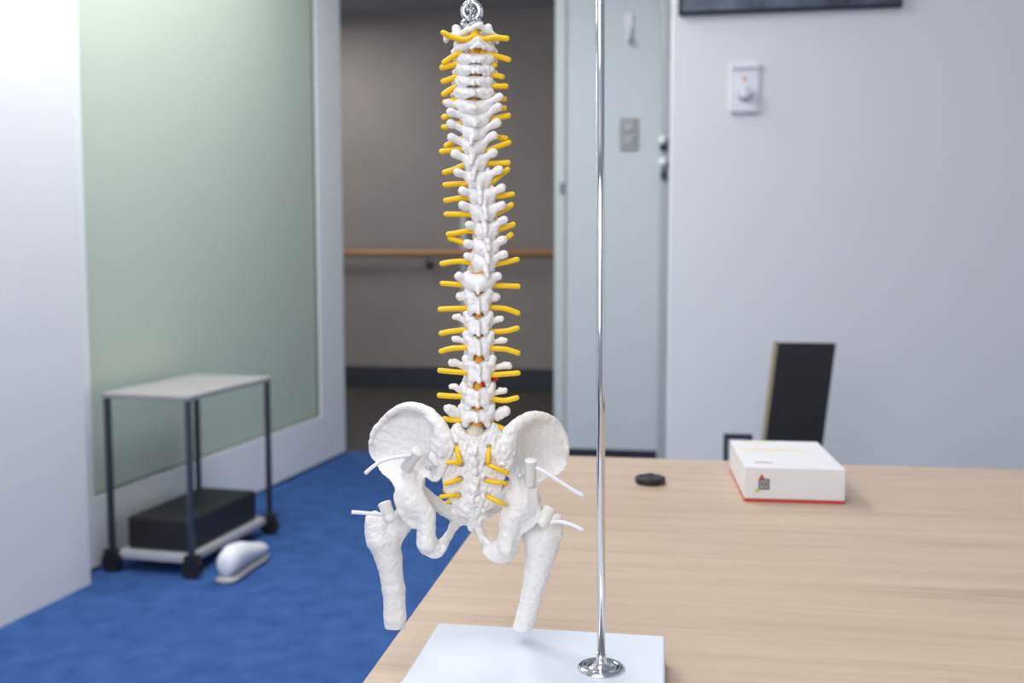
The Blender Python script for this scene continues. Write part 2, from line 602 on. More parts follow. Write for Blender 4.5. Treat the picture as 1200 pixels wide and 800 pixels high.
def upper_thoracic(i, c, v, w, h, tl, tr, tip, name, tiprad=4.2, bw=15):
    """club-ended transverse processes, sloping laminae, a spine that overlaps the next one"""
    y = ycur(v)
    lo = p3(min(tl[0], c - w) - 10, min(tl[1], tr[1]) - 10, y - 30)
    hi = p3(max(tr[0], c + w) + 10, max(tip[1], v + 14) + 8, y + 40)
    f = field([lo, hi], 3, 0.7)
    q2(f, (c - w + 6, v, y - 1), (c - 3, v + 5, y - 8), h, h * 0.8, 3)
    q2(f, (c + w - 6, v, y - 1), (c + 3, v + 5, y - 8), h, h * 0.8, 3)
    q2(f, (c - w + 6, v + 5, y - 3), (c - 3, v + 8, y - 8), h * 0.6, h * 0.6, 3)
    q2(f, (c + w - 6, v + 5, y - 3), (c + 3, v + 8, y - 8), h * 0.6, h * 0.6, 3)
    f.union(f.ell(p3(c, v + 3.5, y - 4.5), (w - 3.5, 5.5, 10.5 if i > 3 else 8.0)), 3)
    for s in (-1, 1):                 # lower joint edge lapping over the next bone
        q2(f, (c + s * (w - 8), v + 6, y - 4), (c + s * (w - 9), v + 12 if i > 3 else v + 8, y - 4), 4.6, 3.8, 3)
    for s, t in ((-1, tl), (1, tr)):
        q2(f, (c + s * (w - 7), v + 1, y - 2), (t[0] - s * 3.0, t[1] + 1.2, y - 6), 4.0, tiprad * 0.86, 3)
        q2(f, (t[0] - s * 2.0, t[1] + 1.0, y - 6), (t[0], t[1], y - 7), tiprad, tiprad * 1.04, 2)
        q2(f, (c + s * (w - 7), v, y + 2), (c + s * 9, v, y + 20), 4, 4)
        q2(f, (c + s * (w - 7), v - 6, y + 1), (c + s * (w - 6), v, y), 4, 4, 3)
    q2(f, (c, v + 4, y - 8), (tip[0] + (c - tip[0]) * 0.3, tip[1] - (tip[1] - v) * 0.35, y - 15), 4.4, 3.0, 4)
    q2(f, (tip[0] + (c - tip[0]) * 0.3, tip[1] - (tip[1] - v) * 0.35, y - 15), (tip[0], tip[1] - 2, y - 17), 3.0, 2.3, 2)
    body_of(f, c, v + 1, y, bw, 12, 7.5)
    f.rough(0.45, 0.33, 30 + i)
    f.mesh(name, M['bone'], spine, ORG)


def lumbar(i, c, v, w, tl, tr, top, bot, name='lumbar_vertebra', tr_=3.9, bw=20, infw=9, sup=True, big=False):
    """straight laminae, a narrow upright spine and pairs of joint processes"""
    y = ycur(v)
    lo = p3(min(tl[0], c - w) - 10, top - 16, y - 30)
    hi = p3(max(tr[0], c + w) + 10, bot + 10, y + 48)
    f = field([lo, hi], 3, 0.75)
    mid = (top + bot) / 2
    for s, t in ((-1, tl), (1, tr)):
        # lamina half
        q2(f, (c + s * 7, top + 3, y - 5), (c + s * 6.5, bot - 6, y - 8), 6.2, 5.4, 3)
        # inferior joint process
        q2(f, (c + s * (infw - 1), mid, y - 6), (c + s * infw, bot + 1, y - 6.5), 4.8, 3.9, 3)
        if sup:
            # superior joint process, cupping the one above
            q2(f, (c + s * (w - 4), top + 7, y - 1), (c + s * (w - 1.5), top - 5, y - 3), 4.8, 4.4, 3)
            q2(f, (c + s * (w - 2), top - 4, y - 4), (c + s * (w - 3), top + 2, y - 7), 3.4, 2.8, 3)
        # transverse process
        q2(f, (c + s * (w - 5), top + 6, y + 2), (t[0] - s * 5, t[1] + 0.5, y + 1), 3.6, tr_ * 0.85, 3)
        q2(f, (t[0] - s * 4, t[1], y + 1), (t[0], t[1], y), tr_, tr_ * (1.25 if big else 0.95), 2)
        if big:
            q2(f, (t[0] - s * 4, t[1] + 5, y + 1), (t[0] - s * 10, t[1] + 8, y + 4), 4.6, 4, 3)
        q2(f, (c + s * (w - 6), top + 4, y + 2), (c + s * 11, top + 5, y + 22), 4.5, 5, 3)
    if big:
        f.union(f.ell(p3(c, mid - 0.5, y - 5.5), (17, 5, 7.5)), 3)
    # spine: thin upright blade
    q2(f, (c, top + 5, y - 10), (c, bot - 3, y - 13), 3.4, 2.6, 3)
    q2(f, (c, top + 7, y - 14), (c, bot - 2, y - 19), 1.7, 2.3, 3)
    body_of(f, c, mid, y, bw, 15, 9.5)
    # slot between the two lower joint processes
    f.cut(f.ell(p3(c - 4.6, bot + 3, y - 7), (2.6, 12, 5.5)), 1.5)
    f.cut(f.ell(p3(c + 4.6, bot + 3, y - 7), (2.6, 12, 5.5)), 1.5)
    f.rough(0.5, 0.3, 60 + i)
    f.mesh(name, M['bone'], spine, ORG)


atlas()
axis_bone()
for i, (c, v, w, h, kn) in enumerate([(557.5, 68, 21.5, 6.0, 0), (556.5, 80.5, 22.5, 6.0, 0), (555.5, 94, 22.5, 6.2, 1), (555, 107.5, 23, 6.6, 2)]):
    cervical(i, c, v, w, h, kn)
upper_thoracic(0, 555.5, 122, 21, 7.0, (524, 121), (585.5, 113.5), (556.5, 129), 'cervical_vertebra', 4.4)
TH_ = [
    (557, 137, 17, 6.6, (528, 131), (584, 125.5), (556.5, 149)),
    (556, 152, 16, 6.2, (528, 145), (582.5, 144), (552, 170)),
    (555.5, 168.5, 15.5, 6.0, (529, 161), (578.5, 159), (551.5, 194)),
    (557, 186, 15.5, 6.0, (533, 180), (578, 179), (554.5, 212)),
    (561, 206, 17, 6.4, (536.5, 202), (585, 199), (563, 240)),
    (565, 226, 17, 6.2, (542, 223.5), (588, 220), (569.5, 258)),
    (566.5, 245, 17, 6.4, (542, 240.5), (588, 240.5), (569, 277)),
    (569.5, 267, 15.5, 6.2, (550, 263.5), (590.5, 257.5), (572.5, 294)),
    (569, 287, 16, 6.6, (548, 285.5), (589.5, 281), (572, 310)),
    (567, 304, 16, 7.0, (548, 300), (590, 298), (571.5, 326)),
]
for i, (c, v, w, h, tl, tr, tip) in enumerate(TH_):
    upper_thoracic(i + 1, c, v, w, h, tl, tr, tip, 'thoracic_vertebra', 4.9, 14 + i * 0.3)
upper_thoracic(12, 560.5, 328, 18, 9.5, (537.5, 323.5), (583, 323.5), (560, 345), 'thoracic_vertebra', 5.0, 17)
lumbar(0, 560.5, 357, 14, (539, 347), (581.5, 347.5), 346, 369, 'thoracic_vertebra', 5.4, 17, 8)
lumbar(1, 560.5, 382, 15, (533, 371.5), (588, 373.5), 373, 394, tr_=3.6, bw=18, infw=8)
lumbar(2, 561, 406, 16, (532, 397), (592, 398.5), 396, 418, tr_=3.8, bw=19, infw=8.5)
lumbar(3, 561.5, 434, 17.5, (529, 424.5), (596, 428), 425, 449, tr_=4.6, bw=21, infw=9.5)
lumbar(4, 559.5, 464, 18, (529.5, 453), (591, 457.5), 457, 478, tr_=3.8, bw=22, infw=11)
lumbar(5, 558.5, 489, 19, (526, 479), (592, 481.5), 482, 496, tr_=5.0, bw=22, infw=13, big=True)

# discs between the vertebral bodies
BODIES.sort(key=lambda b: b[1])
for i in range(len(BODIES) - 1):
    a, b = BODIES[i], BODIES[i + 1]
    v0, v1 = a[1] + a[5] - 1.5, b[1] - b[5] + 1.5
    if v1 - v0 < 2.5:
        v0, v1 = (v0 + v1) / 2 - 1.25, (v0 + v1) / 2 + 1.25
    red = 436 < (v0 + v1) / 2 < 460
    g = 0.97
    mb = MB()
    cc = (np.array(p3((a[0] + b[0]) / 2, (v0 + v1) / 2, (a[2] + b[2]) / 2)) - ORG) * U
    rx, ry = (a[3] + b[3]) / 2 * g * U, (a[4] + b[4]) / 2 * g * U
    hz = (v1 - v0) / 2 * U
    n = 32
    prof = [(0.9, -1), (1.0, -0.5), (1.03, 0), (1.0, 0.5), (0.9, 1)]
    vs = [(cc[0] + rx * r * math.cos(2 * math.pi * k / n), cc[1] + ry * r * math.sin(2 * math.pi * k / n), cc[2] + hz * z) for r, z in prof for k in range(n)]
    fs = [(q * n + k, q * n + (k + 1) % n, (q + 1) * n + (k + 1) % n, (q + 1) * n + k) for q in range(4) for k in range(n)]
    fs += [tuple(reversed(range(n))), tuple(4 * n + k for k in range(n))]
    o = link_mesh('intervertebral_disc', vs, fs, M['disc'], spine)
    if red:                             # slipped core bulging back into the canal
        vs, fs = [], []
        for (u, v, y, rx_, ry_, rz_) in ((567, 446, -3, 7.5, 4.5, 7), (579, 443, 7, 5, 6, 3.8)):
            m0 = len(vs)
            bc = (np.array(p3(u, v, y)) - ORG) * U
            for ii in range(9):
                for k in range(16):
                    ph = math.pi * ii / 8
                    vs.append((bc[0] + rx_ * U * math.sin(ph) * math.cos(k * math.pi / 8), bc[1] + ry_ * U * math.sin(ph) * math.sin(k * math.pi / 8), bc[2] + rz_ * U * math.cos(ph)))
            fs += [(m0 + ii * 16 + k, m0 + (ii + 1) * 16 + k, m0 + (ii + 1) * 16 + (k + 1) % 16, m0 + ii * 16 + (k + 1) % 16) for ii in range(8) for k in range(16)]
        o2 = link_mesh('slipped_disc_core', vs, fs, M['disc_red'], o)
        o2['label'] = 'bright red slipped core of the disc'

# spinal cord down the canal
cl = [(556, 44), (556, 50), (557, 70), (556, 95), (555.5, 122), (556, 152), (557, 186), (563, 216), (567, 245), (569, 275),
      (567, 304), (561, 335), (560.5, 360), (561, 400), (561, 434), (560, 464), (559, 490), (558, 506)]
tube_part('spinal_cord', [p3(u, v, ycur(v) + 2.5) for u, v in cl], 7.0, M['cord'], n=20)
tube_part('spinal_cord', [p3(556.5, 46, ycur(44) - 3), p3(556.3, 40, ycur(40) - 4.5), p3(556, 37, ycur(40) - 3)], 5.2, M['nerve'], n=16)

# nerves: (points on the left side), (points on the right side), exit depth
NV = [
    ([(519.5, 38.5), (530, 43.5), (545, 46.5), (556, 42)], [(594, 45.3), (580, 44), (568, 46), (556, 42)], -7),
    ([(520.5, 73.5), (529, 67.5), (540, 62)], [(596, 70), (583, 66), (565, 62)], 1),
    ([(518, 79.5), (528, 77), (540, 74)], [(580, 76.3), (572, 76), (560, 75)], 3),
    ([(519.5, 95.5), (527, 93), (540, 88)], [(588.5, 90), (579, 88), (566, 86)], 3),
    ([(520, 110.5), (528, 105), (540, 99)], [(593, 101), (582, 101), (566, 100)], 3),
    ([(521, 120), (530, 118), (545, 115)], [(591, 116), (580, 115), (566, 114)], 6),
    ([(520, 137.5), (528, 135), (545, 132)], [(591, 126.5), (580, 128), (566, 130)], 6),
    ([(520, 149), (528, 147.5), (545, 143)], [(596, 135.5), (584, 138), (568, 142)], 4),
    ([(523, 170.5), (532, 166.5), (548, 160)], [(592.5, 162), (582, 160.5), (566, 158)], 5),
    ([(517.5, 177.5), (529, 176), (541, 175), (550, 178)], [(596.5, 167), (585, 171), (573, 176), (562, 179)], 3),
    ([(521, 202), (532, 198.5), (545, 193), (554, 192)], [(595.5, 190.5), (583, 191.5), (571, 191), (562, 192)], 3),
    ([(521.5, 216.7), (534, 215.5), (546, 215), (556, 212)], [(595, 198.5), (585, 206), (577, 213), (567, 216)], 3),
    ([(522.5, 235), (534, 233), (546, 231.5), (558, 234)], [(600.5, 227.5), (589, 229.5), (579, 230.5), (568, 234)], 3),
    ([(523, 251), (536, 251), (548, 251.5), (560, 252)], [(599.5, 240), (590, 246), (580, 251), (570, 254)], 3),
    ([(525.5, 274.5), (538, 272.5), (549, 270.5), (561, 272)], [(601.5, 263), (592, 266.5), (583, 269.5), (572, 272)], 3),
    ([(527.5, 279.5), (536, 282), (545, 285), (560, 290)], [(599, 275), (591, 280.5), (583, 285), (572, 290)], 5),
    ([(518, 309), (530, 306.8), (543, 306.3), (560, 310)], [(606, 304), (594, 307), (582, 309.5), (568, 312)], 4),
    ([(518.5, 332), (532, 333), (545, 334), (556, 335)], [(607, 335.3), (592, 334.8), (577, 334.3), (566, 335)], 4),
    ([(516, 362.3), (531, 361.5), (547, 361), (558, 361)], [(607, 366.8), (594, 362), (584, 360.5), (574, 360.5), (566, 361)], 3),
    ([(517, 390.5), (530, 388), (545, 386.5), (556, 387)], [(606, 384.5), (594, 387.5), (578, 388.5), (566, 388)], 4),
    ([(517, 411.5), (529, 408.3), (550, 407), (558, 407)], [(607, 413.5), (594, 409.5), (582, 408.3), (573, 408.5), (566, 409)], -1),
    ([(515.5, 434), (532, 435.5), (549, 436.5), (558, 436)], [(607, 437), (592, 438), (577, 439), (566, 438)], 0),
    ([(515, 463), (529, 464), (545, 464), (558, 462)], [(605.5, 466), (592, 469), (578, 467.5), (566, 464)], 1),
    ([(521, 490.5), (531, 492), (543, 492.5), (556, 490)], [(590, 502.5), (579, 498), (570, 494), (562, 492)], 3),
]
for L_, R_, yd in NV:
    for S in (L_, R_):
        pts = []
        for j, (u, v) in enumerate(S):
            t = j / (len(S) - 1)
            pts.append(p3(u, v, ycur(v) + (yd - 2) * (1 - 0.0 * t)))
        tube_part('spinal_nerve', pts, 3.25 if len(pts) > 2 else 3.0, M['nerve'])
# sacral nerves
SN = [
    [(534.5, 522, -10), (536.5, 531, -21), (539.5, 542.5, -23)],
    [(523, 542.3, -22), (531, 541.5, -23), (540, 543, -20)],
    [(573.5, 524, -10), (572.5, 533, -21), (572, 542.5, -22)],
    [(595, 554.8, -20), (583, 549, -23), (571, 544, -19)],
    [(521, 566.8, -18), (531, 563.8, -22), (540, 561, -15)],
    [(594.5, 566, -18), (582, 565, -22), (570, 563, -15)],
    [(516, 582, -16), (527, 580.5, -21), (538, 580.5, -14)],
    [(592.5, 591.5, -16), (582, 587, -20), (571, 581.5, -14)],
    [(519.5, 575, 6), (524, 573, 6), (536, 568, 6)],
    [(523, 589, 6), (529, 586, 6), (540, 579, 6)],
]
for S in SN:
    tube_part('sacral_nerve', [p3(*q) for q in S], 2.6, M['nerve'], cap='flat')


# ---- sacrum and coccyx
def sacrum():
    outline = [(532, 499), (541, 503), (551, 506), (564, 506), (575, 503), (583, 499), (588, 506), (594, 520), (598, 538), (596, 553), (589, 566),
               (586, 580), (578, 592), (568, 600), (563, 608), (549, 608), (539, 598), (529, 590), (523, 578), (519, 567),
               (517, 552), (518, 540), (522, 522), (527, 506)]
    def ym(X, Z):
        u = X + 600; v = 308 - Z
        return -7 + 0.0045 * (u - 558) ** 2 + 10 * np.clip((v - 570) / 50, 0, 1) ** 2 + 6 * np.clip((530 - v) / 40, 0, 1)
    def th(X, Z):
        v = 308 - Z
        return 24 - 12 * np.clip((v - 530) / 80, 0, 1) + 0 * X
    pts = [p3(u, v, -5) for u, v in outline]
    f = Field(np.array([p3(512, 494, 0)[0] - 6, -34, p3(556, 632, 0)[2] - 4]), np.array([p3(603, 494, 0)[0] + 4, 36, p3(556, 492, 0)[2] + 2]), 0.8)
    f.union(f.slab([(p[0], p[2]) for p in catmull(pts, 4, True)], ym, th, 4), 0)
    # upper joint processes and promontory
    for s in (-1, 1):
        q2(f, (557.5 + s * 19, 508, -8), (557.5 + s * 20, 500, -7), 5.5, 4.8, 4)
    f.union(f.ell(p3(557.5, 512, 14), (24, 13, 10)), 5)
    # the open top of the canal
    f.cut(f.ell(p3(556.5, 503, -16), (12, 12, 9.5)), 2)
    # median crest knobs
    rs = np.random.RandomState(5)
    for (u, v, r) in ((557, 530, 4), (556, 541, 4.5), (557, 552, 4), (558, 563, 5), (556, 574, 6), (553, 585, 5), (561, 586, 4.5)):
        f.union(f.ell(p3(u, v, -20 + (v - 530) * 0.06), (r * 0.9, 4.5, r * 1.15)), 3)
    for s in (-1, 1):
        for (du, v, r) in ((9, 535, 3.6), (9, 548, 3.6), (10, 557, 3.2), (11, 571, 3.6), (11, 583, 3.6), (14, 592, 3.4), (24, 533, 4.5), (26, 548, 4.5), (24, 560, 4), (23, 574, 3.8)):
            f.union(f.ell(p3(557 + s * du + rs.uniform(-1, 1), v + rs.uniform(-1.5, 1.5), -16 + (v - 530) * 0.06 + du * 0.12), (r, 3.6, r * 1.2)), 2.5)
    f.union(f.ell(p3(556, 586, -7), (17, 8, 15)), 4)
    # horns and coccyx
    for (u, v, y, r) in ((546, 597.5, -14, 3.4), (567, 597, -13, 2.6), (560, 596.5, -14, 2.5), (541, 592, -10, 4.5), (553, 592, -15, 4.5), (563, 590, -15, 4.5)):
        f.union(f.ell(p3(u, v, y), (r, 4.2, r)), 1.6)
    q2(f, (541, 598, -6), (550, 601, -8), 5.0, 5.0, 2.5)
    q2(f, (533, 599, -2), (545, 602, -6), 4.2, 4.6, 2.5)
    q2(f, (555, 600, -10), (553, 614, -4), 6.6, 5.0, 3)
    q2(f, (551, 613, -4), (552, 619, 0), 4.6, 3.8, 2)
    q2(f, (556, 611, -5), (567, 606, -6), 4.6, 3.4, 2.5)
    q2(f, (554, 612, -8), (563, 613, -8), 2.6, 2.2, 2)
    # nerve openings
    for (u, v) in ((534.5, 521.5), (540, 544), (573.5, 524), (571, 544), (540, 561), (570, 563), (538, 581), (571, 581.5)):
        f.cut(f.ell(p3(u, v, -19), (3.9, 9, 3.6)), 1.2)
    f.rough(0.75, 0.42, 99)
    f.mesh('sacrum', M['bone_rough'], spine, ORG)
    # sacral canal lining seen through the open top
    o = tube_part('sacral_canal_lining', [p3(557, 507, -3), p3(557, 514, -3)], 11, M['disc'])


sacrum()


# ---- hip bones
def hip(side):
    L = side < 0
    if L:
        wing = [(475, 472.5), (486, 473.5), (498, 477), (508, 484), (516, 493), (523, 504), (530, 514), (533, 523), (529, 535), (524, 546), (520, 556),
                (514, 562), (506, 561.5), (500, 557), (497.5, 563), (497, 572), (500, 582), (506, 590), (510, 600), (509, 610),
                (508.5, 622), (511, 632), (515.5, 636.5), (523, 636), (524, 641), (516, 650), (509, 652), (500, 649), (492, 643), (489, 634), (489, 626), (490, 618), (484, 617), (474, 608),
                (467, 597), (463, 585), (462, 578), (465, 571), (463, 563), (456, 555), (448, 548), (440, 541), (433, 534), (431, 523), (433, 512),
                (440, 500), (451, 488), (463, 478)]
    else:
        wing = [(598, 497), (606, 491), (616, 485), (627, 482.5), (640, 484), (651, 490), (660, 501), (666, 514), (668, 528), (665, 541),
                (657, 549.5), (647, 553), (638, 557), (632, 565), (630, 576), (632, 588), (635, 598), (631, 608), (622, 617), (612, 624),
                (609, 634), (606, 645), (600, 653), (590, 657.5), (580, 657), (571, 652), (566, 645), (571, 641), (579, 637), (584, 628), (586, 618), (587, 606), (590, 594), (593, 582), (597, 571), (598, 560),
                (592, 555), (585, 548), (582, 536), (582, 525), (586, 514), (592, 505)]
    cx = 482 if L else 624

    def ymf(u, v):
        # distance from the spine side (0) to the outer rim (1)
        t = (532 - u) / 100 if L else (u - 582) / 86
        t = np.clip(t, 0.0, 1.1)
        S = lambda q: np.clip(q, 0, 1) ** 2 * (3 - 2 * np.clip(q, 0, 1))
        e = (0.20 if L else 0.29)
        top = S((v - (482 if L else 490) - 10 * np.clip(0.4 - t, 0, 1)) / 15)
        wing_y = -12 + 62 * t ** 1.1 + 15 * S((t - e) / 0.13) * (1 - S((t - 0.50) / 0.5)) * top
        low = 6 + 0 * u
        k = np.clip((v - 545) / 34, 0, 1); k = k * k * (3 - 2 * k)
        return wing_y * (1 - k) + low * k
    def thf(u, v):
        t = np.clip((532 - u) / 100 if L else (u - 582) / 86, 0, 1.2)
        k = np.clip((v - 540) / 34, 0, 1); k = k * k * (3 - 2 * k)
        w = 8 + 10 * np.clip(1 - t * 2.0, 0, 1)
        return w * (1 - k) + (27 - 6 * np.clip((v - 620) / 30, 0, 1)) * k
    ym = lambda X, Z: ymf(X * (1 + 0.0) + 600, 308 - Z)
    th = lambda X, Z: thf(X + 600, 308 - Z)
    pts = [p3(u, v, float(ymf(np.float64(u), np.float64(v)))) for u, v in wing]
    u0, u1 = (424, 572) if L else (540, 676)
    f = Field(np.array([p3(u0, 465, 0)[0] - 4, -36, p3(600, 665, 0)[2] - 4]), np.array([p3(u1, 465, 0)[0] + 6, 84, p3(600, 468, 0)[2] + 6]), 0.95)
    f.union(f.slab([(p[0], p[2]) for p in catmull(pts, 3, True)], ym, th, 3.2), 0)
    Y = lambda u, v: float(ymf(np.float64(u), np.float64(v)))
    # thick crest lip around the rim
    if L:
        crest = [(434, 520, 1.8), (438, 506, 2.4), (450, 492, 3.4), (463, 481, 3.8), (476, 475.5, 4.0), (489, 477, 4.5), (500, 482, 5.5), (509, 491, 7), (516, 502, 8), (521, 514, 9), (521, 526, 9)]
        mass = [(517, 520, 10), (511, 536, 9), (509, 550, 6.5)]
    else:
        crest = [(665, 528, 1.8), (662, 513, 2.6), (655, 500, 3.2), (646, 491, 3.6), (634, 487, 4.0), (622, 488, 5), (611, 494, 6), (602, 502, 7.5), (596, 513, 8.5), (593, 526, 8.5)]
        mass = [(597, 520, 9), (594, 536, 8), (595, 547, 6)]
    crest = catmull(crest, 4)
    for a, b in zip(crest[:-1], crest[1:]):
        f.union(f.cap(p3(a[0], a[1], Y(a[0], a[1]) - 1 - a[2] * 0.35), p3(b[0], b[1], Y(b[0], b[1]) - 1 - b[2] * 0.35), a[2], b[2]), 3)
    for (u, v, r) in mass:
        f.union(f.ell(p3(u, v, Y(u, v) - 4), (r, r * 0.9, r * 1.1)), 5)
    s = -1 if L else 1
    if L:
        q2(f, (486, 590, -2), (498, 602, -3), 14, 10, 8)       # socket wall
        q2(f, (471, 580, 8), (485, 612, 8), 6, 6, 6)
        q2(f, (500, 612, -4), (501, 638, -6), 9.5, 10.5, 6)       # ischium
        q2(f, (480, 556, 8), (482, 580, 4), 10, 14, 8)
        ram = [(496, 578, 14, 8), (508, 588, 24, 8), (520, 596, 34, 8), (532, 602, 44, 8.5), (546, 606, 54, 10)]
        f.union(f.ell(p3(538, 606, 48), (12, 8, 10)), 3)
        inf = [(512, 643, 0, 8.5), (520, 636, 10, 6), (526, 627, 24, 5.0), (531, 617, 38, 5.2), (538, 608, 50, 7)]
    else:
        q2(f, (612, 592, -2), (600, 606, -3), 15, 11, 8)
        q2(f, (627, 584, 8), (614, 618, 8), 6, 6, 6)
        q2(f, (597, 616, -4), (594, 642, -6), 10, 10.5, 6)
        q2(f, (613, 558, 8), (611, 582, 4), 10, 15, 8)
        ram = [(598, 578, 14, 8), (590, 587, 24, 7.5), (580, 594, 34, 7.2), (570, 600, 44, 7.2), (560, 604, 54, 9)]
        inf = [(582, 649, 0, 8.0), (574, 641, 10, 6.4), (567, 632, 24, 5.2), (562, 622, 38, 5.2), (557, 611, 50, 7)]
    for ch in (ram, inf):
        for a, b in zip(ch[:-1], ch[1:]):
            f.union(f.cap(p3(*a[:3]), p3(*b[:3]), a[3], b[3]), 3)
    # rough ridges on the gluteal face and on the spine side
    rs = np.random.RandomState(11 if L else 12)
    for k in range(26):
        a = rs.uniform(0, 1)
        (u, v, r) = (517 - 10 * a, 500 + 44 * rs.uniform(), 3) if L else (590 + 12 * a, 505 + 42 * rs.uniform(), 3)
        f.union(f.ell(p3(u, v, Y(u, v) - 9 - 3 * (1 - a)), (rs.uniform(1.5, 4), 3.0, rs.uniform(1.5, 4))), 3)
    f.rough(0.55, 0.22, 5 if L else 6)
    f.rough(0.12, 0.6, 7)
    return f.mesh('hip_bone', M['bone_rough'], spine, ORG)


hipL = hip(-1)
hipR = hip(1)


# ---- femur stumps
def femur(side):
    if side < 0:
        f = Field(np.array([p3(418, 700, 30)[0], -14, p3(450, 745, 30)[2]]), np.array([p3(500, 600, 30)[0], 56, p3(450, 575, 0)[2]]), 0.85)
        y = 22
        q2(f, (463, 724, y), (461, 690, y), 13.2, 13.4, 3)
        q2(f, (463, 745, y), (463, 720, y), 12.8, 13.2, 3)
        q2(f, (461, 690, y), (456, 655, y), 13.2, 15.6, 4)
        q2(f, (456, 655, y), (450, 634, y), 15.5, 19, 5)
        q2(f, (446, 628, y), (444, 616, y - 1), 18.5, 15.0, 5)
        q2(f, (437, 622, y - 2), (436, 608, y - 3), 10.0, 8.0, 5)
        q2(f, (440, 603, y - 4), (435, 610, y - 5), 5, 6, 4)
        q2(f, (456, 632, y), (478, 601, y + 3), 14.5, 14.5, 6)
        q2(f, (440, 610, y - 9), (452, 634, y - 12), 3.4, 4.2, 5)
        q2(f, (452, 634, y - 12), (449, 655, y - 10), 3.6, 2.5, 5)
        f.union(f.ell(p3(482, 600, y + 4), (17, 17, 17)), 4)
        zc = p3(460, 734, 22)[2]
    else:
        f = Field(np.array([p3(590, 700, 30)[0], -14, p3(600, 748, 30)[2]]), np.array([p3(670, 600, 0)[0], 56, p3(600, 575, 0)[2]]), 0.85)
        y = 22
        q2(f, (609, 752, y), (617, 720, y), 12.0, 12.2, 3)
        q2(f, (617, 720, y), (628, 676, y), 12.2, 14.0, 3)
        q2(f, (628, 676, y), (635, 642, y), 14.0, 20.0, 5)
        q2(f, (636, 640, y), (643, 624, y - 1), 19.0, 15.5, 5)
        q2(f, (652, 624, y - 2), (652, 612, y - 3), 8.8, 7.5, 5)
        q2(f, (654, 607, y - 4), (652, 612, y - 5), 5, 5, 4)
        q2(f, (632, 636, y), (615, 606, y + 3), 16.0, 14.5, 6)
        q2(f, (650, 612, y - 9), (641, 632, y - 12), 3.4, 4.2, 5)
        q2(f, (641, 632, y - 12), (637, 655, y - 10), 3.6, 2.5, 5)
        f.union(f.ell(p3(610, 602, y + 4), (17, 17, 17)), 4)
        zc = p3(610, 736, 22)[2]
    f.rough(0.5, 0.16, 21 + side)
    f.rough(0.22, 0.5, 23 + side)
    f.d = np.maximum(f.d, zc - f.Z).astype(np.float32)
    return f.mesh('thigh_bone', M['bone_rough'], spine, ORG)


femL = femur(-1)
femR = femur(1)


# ---- pegs with elastic cords
def peg(a, b, r, cord, cap_r=None, head='a'):
    A, B = p3(*a), p3(*b)
    d = (B - A) / np.linalg.norm(B - A)
    mb = MB()
    P = [(q - ORG) * U for q in (A, A + d * 1.2, A + d * 4.0, A + d * 4.6, B - d * 1.2, B)]
    mb.tube(P, [x * U for x in ((r * 0.85, r * 1.06, r * 1.06, r, r, r * 0.88))], n=24)
    o = mb.build('peg', M['peg'], spine, smooth=True)
    e = o.modifiers.new('es', 'EDGE_SPLIT'); e.split_angle = math.radians(45)
    if cap_r:
        mb = MB()
        q = [(x - ORG) * U for x in (B + d * 0.2, B + d * 3.0)]
        mb.tube(q, cap_r * U, n=20, cap='round')
        mb.build('peg_tip', M['peg'], o, smooth=True)
    tube_part('elastic_cord', [p3(*c) for c in cord], 2.3, M['elastic'], cap='flat', n=16)
    return o


peg((490.5, 527.5, -14), (475, 549, 0), 7.2, [(482, 533.5, -16), (468, 535, -22), (450, 539, -26), (438, 546, -27), (428, 554.5, -27)])
peg((450, 588, -5), (455.5, 604, -10), 7.6, [(450, 602.8, -9), (440, 602, -14), (426, 600.8, -18), (412, 599.8, -22)], 6.9)
peg((622, 538, -16), (621, 568, -8), 7.0, [(627, 547, -16), (640, 554, -22), (655, 563.5, -25), (670, 573, -26), (684, 581, -26)])
peg((645, 594, -5), (638, 609, -10), 7.4, [(642, 611.5, -8), (655, 611, -15), (668, 614, -19), (684, 621.5, -22)], 6.6)
for (u, v) in ((501.5, 547.5), (608.5, 557)):
    mb = MB()
    P = [(p3(u, v, y) - ORG) * U for y in (-23, -20, -8)]
    mb.tube([P[0], P[0] + (P[1] - P[0]) * 0.3, P[1], P[2]], [2.2 * U, 3.0 * U, 3.2 * U, 3.2 * U], n=20)
    mb.build('screw', M['screw'], spine, smooth=False)

# ---- hanging eye on top of the atlas
mb = MB()
cp = (p3(553, 28, 10) - ORG) * U
mb.lathe([(9 * U, -6 * U), (13.2 * U, -1 * U), (13.6 * U, 1.5 * U), (11 * U, 4 * U), (6 * U, 7 * U), (5 * U, 9 * U), (3.5 * U, 10 * U)], 32, cp)
o = mb.build('eye_collar', M['chrome'], spine, smooth=True)
e = o.modifiers.new('es', 'EDGE_SPLIT'); e.split_angle = math.radians(50)
mb = MB()
rc = (p3(553, 13.5, 10) - ORG) * U
mb.tube([rc + np.array([9.2 * U * math.cos(a), 0, 9.2 * U * math.sin(a)]) for a in np.linspace(0, 2 * math.pi, 36, endpoint=False)], 4.1 * U, n=14, closed=True)
mb.build('hanging_eye', M['chrome'], spine, smooth=True)
tube_part('spine_rod', [p3(553, 30, 10), p3(555, 60, 14)], 3, M['chrome'])

